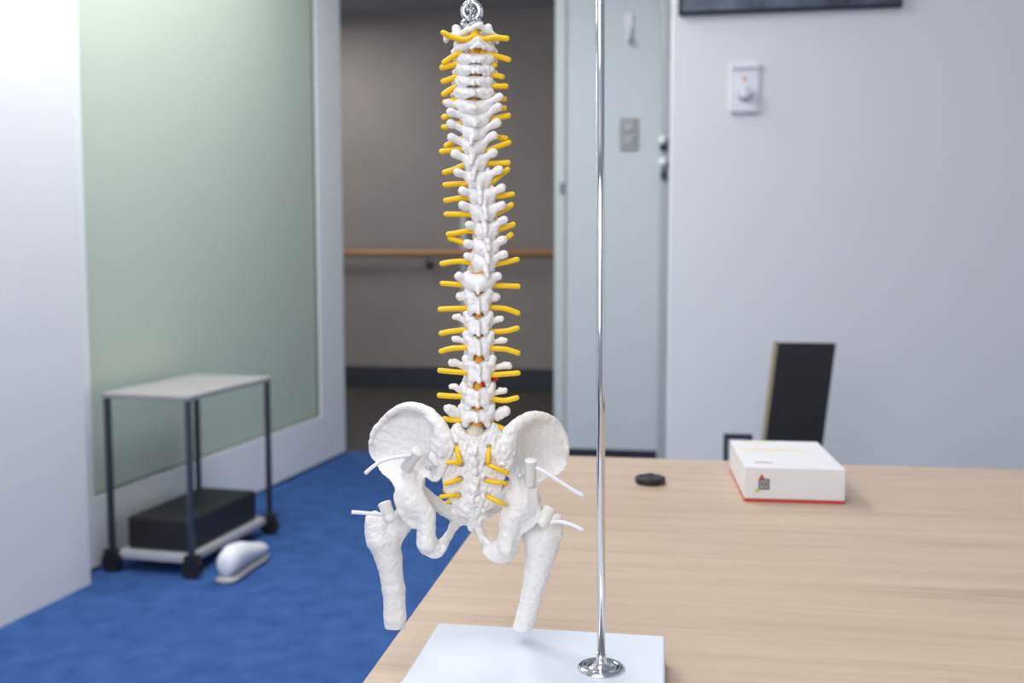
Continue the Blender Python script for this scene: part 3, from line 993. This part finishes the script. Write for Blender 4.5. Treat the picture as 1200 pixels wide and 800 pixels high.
# ------------------------------------------------------------------ the stand
ZT, ZP = 0.72, 0.74                   # table top, base plate top
bl = on_z(513, 729, ZP); br = on_z(779.5, 744, ZP)
px0, px1, pyb = bl[0], br[0], (bl[1] + br[1]) / 2
pyf = pyb - 0.24
stand = empty('display_stand', ((px0 + px1) / 2, (pyb + pyf) / 2, ZT))
tag(stand, 'chrome pole stand with a white rectangular base plate on the wooden table', 'stand')
SO = np.array(stand.location)
mb = MB().box(px0 - SO[0], px1 - SO[0], pyf - SO[1], pyb - SO[1], 0.0006, ZP - ZT)
mb.build('base_plate', M['plate'], stand, bevel=0.0022, seg=3)
fc = on_z(704.5, 783, ZP)
R0 = (fc - SO)
mb = MB()
k = 0.632 / F
prof = [(28, 0), (28.2, 1.2), (26.5, 3.0), (23.5, 4.2), (20, 3.4), (16, 2.6), (12, 3.6), (8.5, 6.5), (6.2, 10), (5.6, 13), (5.5, 17)]
mb.lathe([(r * k, z * k) for r, z in prof], 48, R0)
o = mb.build('pole_flange', M['chrome'], stand, smooth=True)
# pole, leaning very slightly, then an arm and a hook above the frame
top_dir = ray(703.3, 0)
t = np.dot(fc - CAM, EY) / np.dot(top_dir, EY)
pt = CAM + top_dir * t
pole_dir = (pt - fc) / (pt - fc)[2]
ztop = 0.20
pa = fc + np.array([0, 0, 0.004])
pb = fc + pole_dir * (CAM[2] + ztop + 0.06 - fc[2])
mb = MB()
mb.tube([pa - SO, fc + pole_dir * 0.2 - SO, pb - SO], 4.8 * k, n=28)
mb.build('pole', M['chrome'], stand, smooth=True)
hk = to_world(p3(553, 13.5, 10))
arm_z = CAM[2] + ztop + 0.062
mb = MB()
mb.tube(catmull([pb - SO, pb + np.array([0, 0, 0.012]) - SO, pb * 0.85 + np.array([hk[0], hk[1], pb[2]]) * 0.15 + np.array([0, 0, 0.03]) - SO,
                 np.array([hk[0], hk[1], arm_z + 0.03]) * 0.8 + pb * 0.2 - SO, np.array([hk[0], hk[1], arm_z + 0.02]) - SO], 6), 4.0 * k, n=18, cap='round')
mb.build('arm', M['chrome'], stand, smooth=True)
mb = MB()
H_ = lambda du, dy, dv: hk + EX * du * U + EY * dy * U + EZ * dv * U
zt = (arm_z + 0.02 - hk[2]) / U
hook = [H_(-2.5, -3, zt), H_(-2.5, -3, 60), H_(-3, -7, 24), H_(-3, -8.4, 10), H_(-2.0, -6.8, 3.0), H_(-0.5, 0, 0.2), H_(1.5, 6.8, 3.0), H_(2.5, 8.4, 10), H_(3, 7.6, 17)]
mb.tube(catmull([h - SO for h in hook], 5), 3.0 * U, n=14, cap='round')
mb.build('hook', M['chrome'], stand, smooth=True)

# ------------------------------------------------------------------ table
tl = on_z(548, 628, ZT)
tf = on_z(760, 536.5, ZT)
tx0, ty1 = tl[0], tf[1]
tx1, ty0 = tx0 + 0.75, ty1 - 1.50
table = empty('table', ((tx0 + tx1) / 2, (ty0 + ty1) / 2, 0.0))
tag(table, 'pale ash-grained wooden table carrying the spine stand', 'table')
TO = np.array(table.location)
MB().box(tx0 - TO[0], tx1 - TO[0], ty0 - TO[1], ty1 - TO[1], ZT - 0.025, ZT).build('table_top', M['wood'], table, bevel=0.002)
for x in (tx0 + 0.09, tx1 - 0.09):
    for yy in (ty0 + 0.09, ty1 - 0.09):
        mb = MB().box(x - TO[0] - 0.02, x - TO[0] + 0.02, yy - TO[1] - 0.02, yy - TO[1] + 0.02, 0.0, ZT - 0.026)
        mb.build('leg', M['steel'], table, bevel=0.002)

# black round lens cap
cpos = on_z(762, 566, ZT)
cap = MB()
rr = 17.5 * (cpos[1] + 0.02) / F
cap.lathe([(rr * 0.9, 0.0006), (rr, 0.0018), (rr, 0.0072), (rr * 0.95, 0.0085), (rr * 0.72, 0.0088), (rr * 0.68, 0.0078), (rr * 0.3, 0.0078)], 48, (0, 0, 0))
o = cap.build('lens_cap', M['black'], None, smooth=True)
e = o.modifiers.new('es', 'EDGE_SPLIT'); e.split_angle = math.radians(35)
o.location = cpos
tag(o, 'small round black cap lying flat on the table between pole and carton', 'cap')
for s in (-1, 1):
    g = MB().box(-rr * 0.2, rr * 0.2, s * rr * 0.8 - 0.0018, s * rr * 0.8 + 0.0018, 0.0086, 0.0096)
    g.build('grip', M['black'], o, bevel=0.0004)

# tissue carton
fa = on_z(872, 587.5, ZT); fb = on_z(856, 553, ZT)
dl = fb - fa; ln = np.linalg.norm(dl[:2]); ang = math.atan2(dl[1], dl[0]) - math.pi / 2
W_, D_, H2 = 0.115, ln * 1.08, 0.0415
carton = empty('tissue_carton', (fa[0], fa[1], ZT), ang)
tag(carton, 'white printed carton with red bottom edge at the right side of the table', 'carton')
MB().box(0, W_, 0, D_, 0.0035, H2).build('carton_body', M['tissue'], carton, bevel=0.0015)
MB().box(0.0002, W_ - 0.0002, 0.0002, D_ - 0.0002, 0.0004, 0.0034).build('red_bottom_band', M['red'], carton)
lx, lz, q = 0.0225, 0.0215, 0.0062
mb = MB()
for (a, b, c, d) in ((-1, 1, 0.72, 1), (-1, 1, -1, -0.72), (-1, -0.72, -1, 1), (0.72, 1, -1, 1)):
    mb.box(lx + a * q, lx + b * q, -0.0006, 0.0002, lz + c * q, lz + d * q)
for (a, b, c, d) in ((-0.45, 0.5, 0.30, 0.5), (-0.45, 0.5, -0.5, -0.28), (-0.5, -0.3, -0.4, 0.4), (0.3, 0.5, -0.4, 0.4), (-0.15, 0.15, -0.12, 0.12), (-0.72, 0.72, -0.06, 0.06)):
    mb.box(lx + a * q, lx + b * q, -0.0006, 0.0002, lz + c * q, lz + d * q)
mb.build('emblem', M['ink'], carton)
mb = MB().add([(lx - q * 0.9, -0.0008, lz + q * 1.0), (lx + q * 0.1, -0.0008, lz + q * 1.1), (lx - q * 0.5, -0.0008, lz + q * 2.0), (lx - q * 0.9, 0.0001, lz + q * 1.0), (lx + q * 0.1, 0.0001, lz + q * 1.1), (lx - q * 0.5, 0.0001, lz + q * 2.0)],
              [(0, 1, 2), (5, 4, 3), (0, 3, 4, 1), (1, 4, 5, 2), (2, 5, 3, 0)])
mb.build('red_emblem_mark', M['red'], carton)
mb = MB().add([(lx - q * 1.7, -0.0008, lz - q * 1.7), (lx - q * 0.9, -0.0008, lz - q * 1.3), (lx - q * 0.8, -0.0008, lz - q * 0.8), (lx - q * 1.5, -0.0008, lz - q * 0.9),
               (lx - q * 1.7, 0.0001, lz - q * 1.7), (lx - q * 0.9, 0.0001, lz - q * 1.3), (lx - q * 0.8, 0.0001, lz - q * 0.8), (lx - q * 1.5, 0.0001, lz - q * 0.9)],
              [(0, 1, 2, 3), (7, 6, 5, 4), (0, 4, 5, 1), (1, 5, 6, 2), (2, 6, 7, 3), (3, 7, 4, 0)])
mb.build('green_emblem_mark', M['green'], carton)


def ribbon(name, pts, w, m, par, z):
    P = catmull(pts, 5)
    vs, fs = [], []
    for i, p in enumerate(P):
        ww = w * (0.4 + 0.6 * math.sin(math.pi * (i + 0.5) / len(P)))
        vs += [(p[0], p[1] - ww, z), (p[0], p[1] + ww, z), (p[0], p[1] - ww, z - 0.0005), (p[0], p[1] + ww, z - 0.0005)]
    for i in range(len(P) - 1):
        a, b = i * 4, i * 4 + 4
        fs += [(a, b, b + 1, a + 1), (a + 2, a + 3, b + 3, b + 2), (a, a + 2, b + 2, b), (a + 1, b + 1, b + 3, a + 3)]
    return link_mesh(name, vs, fs, m, par, False)


ribbon('gold_swirl', [(0.006, 0.115), (0.018, 0.105), (0.03, 0.112), (0.045, 0.104), (0.06, 0.112), (0.09, 0.105)], 0.0035, M['gold'], carton, H2 + 0.0003)
ribbon('gold_swirl', [(0.012, 0.155), (0.025, 0.163), (0.04, 0.158), (0.05, 0.166)], 0.002, M['gold'], carton, H2 + 0.0003)
ribbon('print_line', [(0.014, 0.026), (0.022, 0.029), (0.032, 0.027), (0.036, 0.0285)], 0.0014, M['ink'], carton, H2 + 0.0003)

# ------------------------------------------------------------------ the room
ZF = 0.0
YB = on_y(700, 527, 4.91)[1]
XJ0 = on_y(405, 300, YB)[0]            # doorway left edge
XJ1 = on_y(650, 300, YB)[0]            # doorway right edge
HC = 2.75


def struct(o, label, cat):
    o['kind'] = 'structure'
    return tag(o, label, cat)


struct(MB().box(-4.2, 3.2, -1.6, YB + 0.06, -0.05, ZF).build('floor', M['carpet'], None), 'blue speckled carpet floor of the room', 'floor')
# back wall right of the doorway, and lintel above it
struct(MB().box(XJ1 + 0.055, 1.8, YB, YB + 0.12, 0, HC).build('wall_back', M['wall'], None), 'pale blue-grey back wall behind the pole', 'wall')
MBj = MB().box(XJ1, XJ1 + 0.055, YB - 0.02, YB + 0.14, 0, HC)
jamb = struct(MBj.build('trim_1', M['jamb'], None, bevel=0.006), 'pale door jamb along the right side of the dark doorway', 'door jamb')
lp = on_y(659, 221, YB - 0.02)
o = MB().box(lp[0] - 0.012, lp[0] + 0.012, YB - 0.024, YB - 0.0205, lp[2] - 0.028, lp[2] + 0.028).build('strike_plate', M['steel'], jamb)
bb = on_y(700, 526.5, YB - 0.015)[2]
xb1 = on_y(771, 530, YB)[0]
struct(MB().box(XJ1 + 0.056, xb1, YB - 0.012, YB - 0.0005, 0, bb).build('baseboard_back', M['navy'], None), 'dark navy skirting board at the foot of the back wall', 'baseboard')

# narrow grey post with latch hardware
yp = YB - 0.5
pxa, pxb = on_y(772, 300, yp)[0], on_y(788, 300, yp)[0]
post = struct(MB().box(pxa, pxb, yp, YB - 0.002, 0, HC).build('trim_2', M['post'], None, bevel=0.012), 'narrow grey upright door post with latch hardware beside the right wall', 'door post')
for (v, m_, h, w) in ((165, M['white_pl'], 0.026, 0.026), (173, M['black'], 0.02, 0.02), (191, M['white_pl'], 0.026, 0.028), (205, M['steel'], 0.034, 0.016)):
    c = on_y(777, v, yp)
    mb = MB()
    mb.tube([(c[0], yp - 0.014, c[2] + (h - w) * 0.5 + 0.001), (c[0], yp - 0.014, c[2] - (h - w) * 0.5)], w * 0.8, n=14, cap='round')
    mb.build('latch', m_, post, smooth=True)

# nearer right wall
yn = 3.6
xn = on_y(783.5, 300, yn)[0]
struct(MB().box(xn, 3.2, yn, yn + 0.14, 0, HC).build('wall_right', M['wall_pale'], None, bevel=0.008), 'pale grey wall at the right, nearer than the back wall', 'wall')

# dark wall board at the top right
y_ = yn - 0.03
a = on_y(795, 17, y_); 
board = empty('wall_board', (a[0], yn, a[2]))
tag(board, 'dark glossy framed board on the right wall, cut off by the top edge', 'board')
MB().box(0, 0.75, -0.022, -0.002, 0.012, 0.55).build('board_panel', M['screen'], board)
MB().box(0, 0.75, -0.03, -0.002, 0, 0.011).box(-0.0005, 0.011, -0.03, -0.0225, 0.0115, 0.55).box(0.739, 0.7505, -0.03, -0.0225, 0.0115, 0.55).build('board_frame', M['navy'], board, bevel=0.003)

# control with a round knob
c = on_y(872, 104, yn)
sc = (yn + 0.06) / F
ctl = empty('wall_control', (c[0], yn, c[2]))
tag(ctl, 'white wall control plate with a round knob below a red dot', 'wall switch')
MB().box(-16 * sc, 16 * sc, -0.010, -0.0006, -26 * sc, 27 * sc).build('plate', M['white_pl'], ctl, bevel=0.003)
MB().box(-15.5 * sc, 15.5 * sc, -0.019, -0.0105, 21 * sc, 27 * sc).build('plate_cap', M['white_pl'], ctl, bevel=0.002)
MB().box(-15 * sc, 15 * sc, -0.013, -0.0105, -27 * sc, -24.5 * sc).build('lower_strip', M['mid_grey'], ctl)


def facing_disc(name, cx, cz, r, y0, y1, m, par, taper=0.9):
    mb = MB()
    mb.tube([(cx, y0, cz), (cx, (y0 + y1) * 0.5, cz), (cx, y1, cz)], [r, r, r * taper], n=28)
    o = mb.build(name, m, par, smooth=True)
    e = o.modifiers.new('es', 'EDGE_SPLIT'); e.split_angle = math.radians(40)
    return o


facing_disc('knob_ring', 0.5 * sc, -6 * sc, 8 * sc, -0.0105, -0.017, M['grey_pl'], ctl)
kb = facing_disc('knob', 0.5 * sc, -5.5 * sc, 7 * sc, -0.0175, -0.042, M['white_pl'], ctl)
MB().box(-0.6 * sc, 1.6 * sc, -0.048, -0.0425, -11 * sc, 0.5 * sc).build('knob_ridge', M['white_pl'], kb)
facing_disc('red_dot', 0, 10 * sc, 2.0 * sc, -0.0105, -0.013, mat('red_lamp', (0.75, 0.25, 0.22, 1), 0.5), ctl)

# grey double switch on the back wall
c = on_y(737, 157.5, YB); sb = (YB + 0.05) / F
sw = empty('wall_switch', (c[0], YB, c[2]))
tag(sw, 'grey wall plate with two pale round switches on the back wall', 'wall switch')
MB().box(-10.5 * sb, 10.5 * sb, -0.012, -0.0006, -18 * sb, 18 * sb).build('plate', M['grey_pl'], sw, bevel=0.004)
for dz in (8.5, -6.5):
    MB().box(-5 * sb, 5 * sb, -0.020, -0.0125, (dz - 4.5) * sb, (dz + 4.5) * sb).build('button', M['mid_grey'], sw, bevel=0.008, seg=3)

# small white hook strip higher up on the back wall
c = on_y(737, 34, YB)
hkw = empty('wall_hook', (c[0], YB, c[2]))
tag(hkw, 'small white adhesive hook high on the back wall above the double switch', 'hook')
MB().box(-5 * sb, 5 * sb, -0.014, -0.0006, -2 * sb, 17 * sb).build('hook_plate', M['white_pl'], hkw, bevel=0.006, seg=3)
mb = MB(); mb.tube(catmull([(0, -0.014, 0), (0, -0.02, -8 * sb), (0, -0.03, -14 * sb), (0, -0.05, -12 * sb)], 5), 2.6 * sb, cap='round')
mb.build('hook_arm', M['wall_pale'], hkw, smooth=True)

# dark frame and leaning panel behind the far table edge
yk = 2.4
fr0, fr1 = on_y(848, 508, yk), on_y(882, 508, yk)
rack = empty('metal_rack', ((fr0[0] + fr1[0]) / 2, yk, 0))
tag(rack, 'dark square metal rack standing on the floor behind the far table edge', 'rack')
hw = (fr1[0] - fr0[0]) / 2; zt_ = fr0[2]
MB().box(-hw, hw, -0.006, 0.006, zt_ - 0.013, zt_).build('top_bar', M['navy2'], rack)
for s in (-1, 1):
    MB().box(s * (hw - 0.006) - 0.006, s * (hw - 0.006) + 0.006, -0.006, 0.006, 0.016, zt_ - 0.0132).build('upright', M['navy2'], rack)
MB().box(-hw, hw, -0.12, 0.12, 0.0005, 0.0158).build('foot_plate', M['navy2'], rack)

yk = 2.9
la, lb = on_y(893, 512, yk), on_y(901, 448, yk)
lean = empty('leaning_panel', (la[0], yk, 0))
tag(lean, 'black panel with a tan edge leaning behind the carton at the right', 'panel')
sl = (lb[0] - la[0]) / (lb[2] - la[2])
zt_ = lb[2] + 0.12
x0b = -sl * la[2]; x1t = sl * (zt_ - la[2])
def para(x0, x1, y0, y1, z0, z1, w):
    v = [(x0, y0, z0), (x0 + w, y0, z0), (x1 + w, y0, z1), (x1, y0, z1), (x0, y1, z0), (x0 + w, y1, z0), (x1 + w, y1, z1), (x1, y1, z1)]
    return MB().add(v, [(0, 1, 2, 3), (7, 6, 5, 4), (0, 4, 5, 1), (1, 5, 6, 2), (2, 6, 7, 3), (3, 7, 4, 0)])
para(x0b, x1t, -0.012, 0.012, 0.0005, zt_, 0.010).build('tan_edge', M['tan'], lean)
para(x0b + 0.0105, x1t + 0.0105, -0.010, 0.010, 0.0005, zt_ - 0.004, 0.16).build('black_face', M['black'], lean)

# ---- open glazed door leaf at the left
A = on_z(405, 531, 0.0)                # far foot of the leaf
g1 = on_z(300.5, 580, 0.0)
dv = (g1 - A)[:2]; dv = dv / np.linalg.norm(dv)
an = math.atan2(dv[1], dv[0])
door = empty('door_1', (A[0], A[1], 0), an)
struct(door, 'open white framed door leaf with frosted green glass at the left', 'door')
nrm = np.array([-math.sin(an), math.cos(an)])


def along(u, v):                       # length along the leaf and height seen at (u, v)
    d = ray(u, v)
    s_ = np.dot((A - CAM)[:2], nrm) / np.dot(d[:2], nrm)
    P = CAM + d * s_
    return float(np.dot((P - A)[:2], dv)), float(P[2])


s1, _ = along(374, 300)
_, zg = along(374, 489)
LD = 2.15
top = HC - 0.25
nside = 1 if np.dot(nrm, (CAM - A)[:2]) > 0 else -1
t0, t1 = (-0.045, 0.0) if nside > 0 else (0.0, 0.045)
mb = MB().box(0, s1, t0, t1, 0.012, top).box(LD - 0.12, LD, t0, t1, 0.012, top).box(s1, LD - 0.12, t0, t1, 0.012, zg).box(s1, LD - 0.12, t0, t1, top - 0.12, top)
mb.build('door_frame', M['door_paint'], door)
gt = 0.004
yc_ = (t0 + t1) / 2
MB().box(s1 - 0.006, LD - 0.114, yc_ - gt, yc_ + gt, zg - 0.006, top - 0.114).build('glass_pane', M['glass'], door)
fy = 0.0008 * nside
e0, e1 = sorted((yc_ + nside * gt, yc_ + nside * 0.012))
MB().box(s1, s1 + 0.016, e0, e1, zg, top - 0.12).box(s1 + 0.0162, LD - 0.12, e0, e1, zg, zg + 0.008).build('gasket', M['gasket'], door)

# wall running on from the door leaf towards the viewer
w0 = A[:2] + dv * (LD + 0.004)
wl = MB()
Rm = np.array([[math.cos(an), -math.sin(an), 0], [math.sin(an), math.cos(an), 0], [0, 0, 1]])
wl.box(0, 2.6, -0.05, 0.07, 0, HC, Rm, (w0[0], w0[1], 0))
struct(wl.build('wall_left', M['wall_pale'], None), 'pale wall running on from the glazed door at the left', 'wall')

# ---- corridor behind the doorway
YC = on_z(530, 455, 0.0)[1]
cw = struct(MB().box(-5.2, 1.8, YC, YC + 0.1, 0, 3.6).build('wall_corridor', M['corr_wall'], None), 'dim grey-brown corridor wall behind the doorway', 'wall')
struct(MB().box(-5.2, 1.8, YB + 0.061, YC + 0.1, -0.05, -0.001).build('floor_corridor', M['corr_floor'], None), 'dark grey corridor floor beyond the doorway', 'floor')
zc = on_y(530, 12.5, YC)[2]
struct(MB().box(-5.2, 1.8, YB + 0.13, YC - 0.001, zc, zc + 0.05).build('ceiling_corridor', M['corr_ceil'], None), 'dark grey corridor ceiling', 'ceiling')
zb = on_y(530, 430.5, YC)[2]
struct(MB().box(-5.2, 1.8, YC - 0.02, YC - 0.0005, 0.0, zb).build('baseboard_corridor', M['navy2'], None, bevel=0.004), 'dark navy skirting along the corridor wall', 'baseboard')
rail = empty('handrail', (-1.6, YC, on_y(500, 296.5, YC)[2]))
tag(rail, 'round brown wooden handrail on grey brackets along the corridor wall', 'handrail')
mb = MB(); mb.tube([(-3.4, -0.085, 0), (3.2, -0.085, 0)], 0.026, n=20, cap='round'); mb.build('rail', M['rail'], rail, smooth=True)
bx = on_y(502, 310, YC - 0.05)
xs = bx[0] + 1.6
for x in (xs - 1.7, xs, xs + 1.7):
    mb = MB()
    mb.tube(catmull([(x, -0.085, -0.028), (x, -0.085, -0.075), (x, -0.06, -0.09), (x, -0.0006, -0.09)], 5), 0.011, n=12)
    mb.tube([(x, -0.0005, -0.09), (x, -0.014, -0.09)], 0.034, n=20)
    mb.build('bracket', M['steel'], rail, smooth=True)
# narrow pale upright on the corridor wall behind the spine
ya = YC - 0.03
c0, c1 = on_y(540, 245, ya), on_y(546.5, 404, ya)
struct(MB().box(c0[0], c1[0], YC - 0.03, YC - 0.0006, c1[2], c0[2]).build('corridor_strip', M['wall'], None), 'narrow pale upright strip on the corridor wall behind the spine', 'trim')

# room ceiling
struct(MB().box(-4.2, 3.2, -1.75, -1.6, 0.0, HC).build('wall_front', M['wall'], None), 'plain wall behind the viewer', 'wall')
struct(MB().box(-4.2, 3.2, -1.75, YB + 0.12, HC + 0.001, HC + 0.05).build('ceiling', M['ceiling'], None), 'white room ceiling', 'ceiling')

# ------------------------------------------------------------------ trolley at the left
zl = 0.75
K = on_z(316.5, 626, 0.0)
def at_dist(u, v, P):                  # height above P seen at (u, v)
    d = ray(u, v); s_ = np.dot((P - CAM)[:2], d[:2]) / np.dot(d[:2], d[:2]); return (CAM + d * s_)[2]
zt_ = at_dist(316, 441, K); zs = at_dist(316, 609, K)
kd = abs(np.dot((K - A)[:2], nrm))     # free depth between the trolley's outer side and the door leaf
TD = min(0.36, kd - 0.06)
# long side runs along the door leaf towards the viewer, short side reaches back to the leaf
side = -nrm * nside
TL = 0.52
tc_ = K[:2] + dv * TL / 2
tro = empty('trolley', (tc_[0], tc_[1], 0.0), math.atan2(side[1], side[0]) - math.pi / 2)
tag(tro, 'dark metal utility trolley on castors on the blue carpet at the left', 'trolley')
th_ = 0.008
for sx in (-1, 1):
    for sy in (-1, 1):
        x, y2 = sx * TL / 2, (0.0 if sy < 0 else TD)
        lg = MB().box(x - th_, x + th_, y2 - th_, y2 + th_, 0.075, zt_ - 0.019).build('leg', M['steel'], tro)
        mb = MB(); mb.tube([(x - 0.012, y2, 0.034), (x + 0.012, y2, 0.034)], 0.033, n=24)
        mb.box(x - 0.016, x + 0.016, y2 - 0.02, y2 + 0.02, 0.05, 0.0745)
        mb.build('castor', M['black'], lg, smooth=False)
MB().box(-TL / 2 - 0.012, TL / 2 + 0.012, -0.012, TD + 0.012, zt_ - 0.018, zt_).build('top_shelf', M['grey_pl'], tro, bevel=0.004)
MB().box(-TL / 2 + 0.0085, TL / 2 - 0.0085, 0.0085, TD - 0.0085, zs - 0.012, zs + 0.012).build('lower_shelf', M['mid_grey'], tro, bevel=0.003)
MB().box(-TL / 2 + 0.04, TL / 2 - 0.04, 0.03, TD - 0.03, zs + 0.0125, zs + 0.12).build('black_bin', M['black'], tro, bevel=0.01)

# white shoe on the carpet
S = on_z(303, 654, 0.0)
shoe = empty('sneaker', (S[0], S[1], 0.0), 1.6)
tag(shoe, 'white sneaker on the blue carpet beside the trolley', 'shoe')
def loft(rings, name, m, par):
    vs, fs = [], []
    n = 16
    for (x, w, h, z0) in rings:
        for k_ in range(n):
            a_ = 2 * math.pi * k_ / n
            vs.append((x, w * math.cos(a_), z0 + h * (0.5 + 0.5 * math.sin(a_))))
    for i in range(len(rings) - 1):
        for k_ in range(n):
            fs.append((i * n + k_, (i) * n + (k_ + 1) % n, (i + 1) * n + (k_ + 1) % n, (i + 1) * n + k_))
    fs += [tuple(reversed(range(n))), tuple((len(rings) - 1) * n + k_ for k_ in range(n))]
    return link_mesh(name, vs, fs, m, par)
loft([(-0.274, 0.003, 0.006, 0.045), (-0.272, 0.022, 0.05, 0.024), (-0.262, 0.032, 0.078, 0.022), (-0.22, 0.037, 0.09, 0.022), (-0.15, 0.036, 0.08, 0.022), (-0.09, 0.042, 0.06, 0.022), (-0.04, 0.044, 0.045, 0.022), (0.0, 0.036, 0.035, 0.022), (0.014, 0.018, 0.02, 0.024), (0.017, 0.003, 0.004, 0.03)], 'upper', M['white_pl'], shoe)
loft([(-0.282, 0.003, 0.004, 0.009), (-0.28, 0.024, 0.02, 0.001), (-0.265, 0.036, 0.022, 0.0005), (-0.15, 0.037, 0.022, 0.0005), (-0.05, 0.047, 0.022, 0.0005), (0.005, 0.038, 0.022, 0.0005), (0.02, 0.018, 0.02, 0.002)], 'sole', M['mid_grey'], shoe)

# ------------------------------------------------------------------ light
def area(name, loc, rot, sx, sy, power, color=(1, 1, 1)):
    l = bpy.data.lights.new(name, 'AREA')
    l.shape = 'RECTANGLE'; l.size = sx; l.size_y = sy; l.energy = power; l.color = color
    o = bpy.data.objects.new(name, l)
    o.location = loc; o.rotation_euler = rot
    COL.objects.link(o)
    return o


area('ceiling_lamp_front', (-0.3, 0.35, HC - 0.05), (0, 0, 0), 0.6, 1.2, 17, (1.0, 0.98, 0.96))
area('door_wall_fill', (-1.0, 3.5, HC - 0.05), (0, 0, 0), 0.7, 0.9, 17, (0.98, 0.99, 1.0))  # added light without a fixture, set to brighten the door and back wall
area('door_fill', (-1.3, 2.3, HC - 0.05), (0, 0, 0), 0.6, 1.2, 34, (1.0, 1.0, 1.0))  # added light without a fixture, lifts the open door leaf
area('front_fill', (-0.6, -1.5, 1.7), (math.radians(82), 0, math.radians(-6)), 2.4, 1.5, 36, (0.98, 0.985, 1.0))  # added soft frontal light; the wall behind the viewer has no window
area('corridor_lamp', (-2.6, (YB + YC) / 2 + 0.2, zc - 0.05), (0, 0, 0), 0.3, 0.9, 22, (1.0, 0.96, 0.92))

w = bpy.data.worlds.new('world')
scene.world = w
w.use_nodes = True
bg = w.node_tree.nodes['Background']
bg.inputs['Color'].default_value = (0.97, 0.98, 1.0, 1)
bg.inputs['Strength'].default_value = 0.55

scene.view_settings.view_transform = 'Standard'
scene.view_settings.look = 'None'
scene.view_settings.exposure = 0.2
scene.view_settings.gamma = 1.0
scene.view_settings.use_curve_mapping = False
scene.cycles.use_denoising = True
scene.cycles.max_bounces = 6
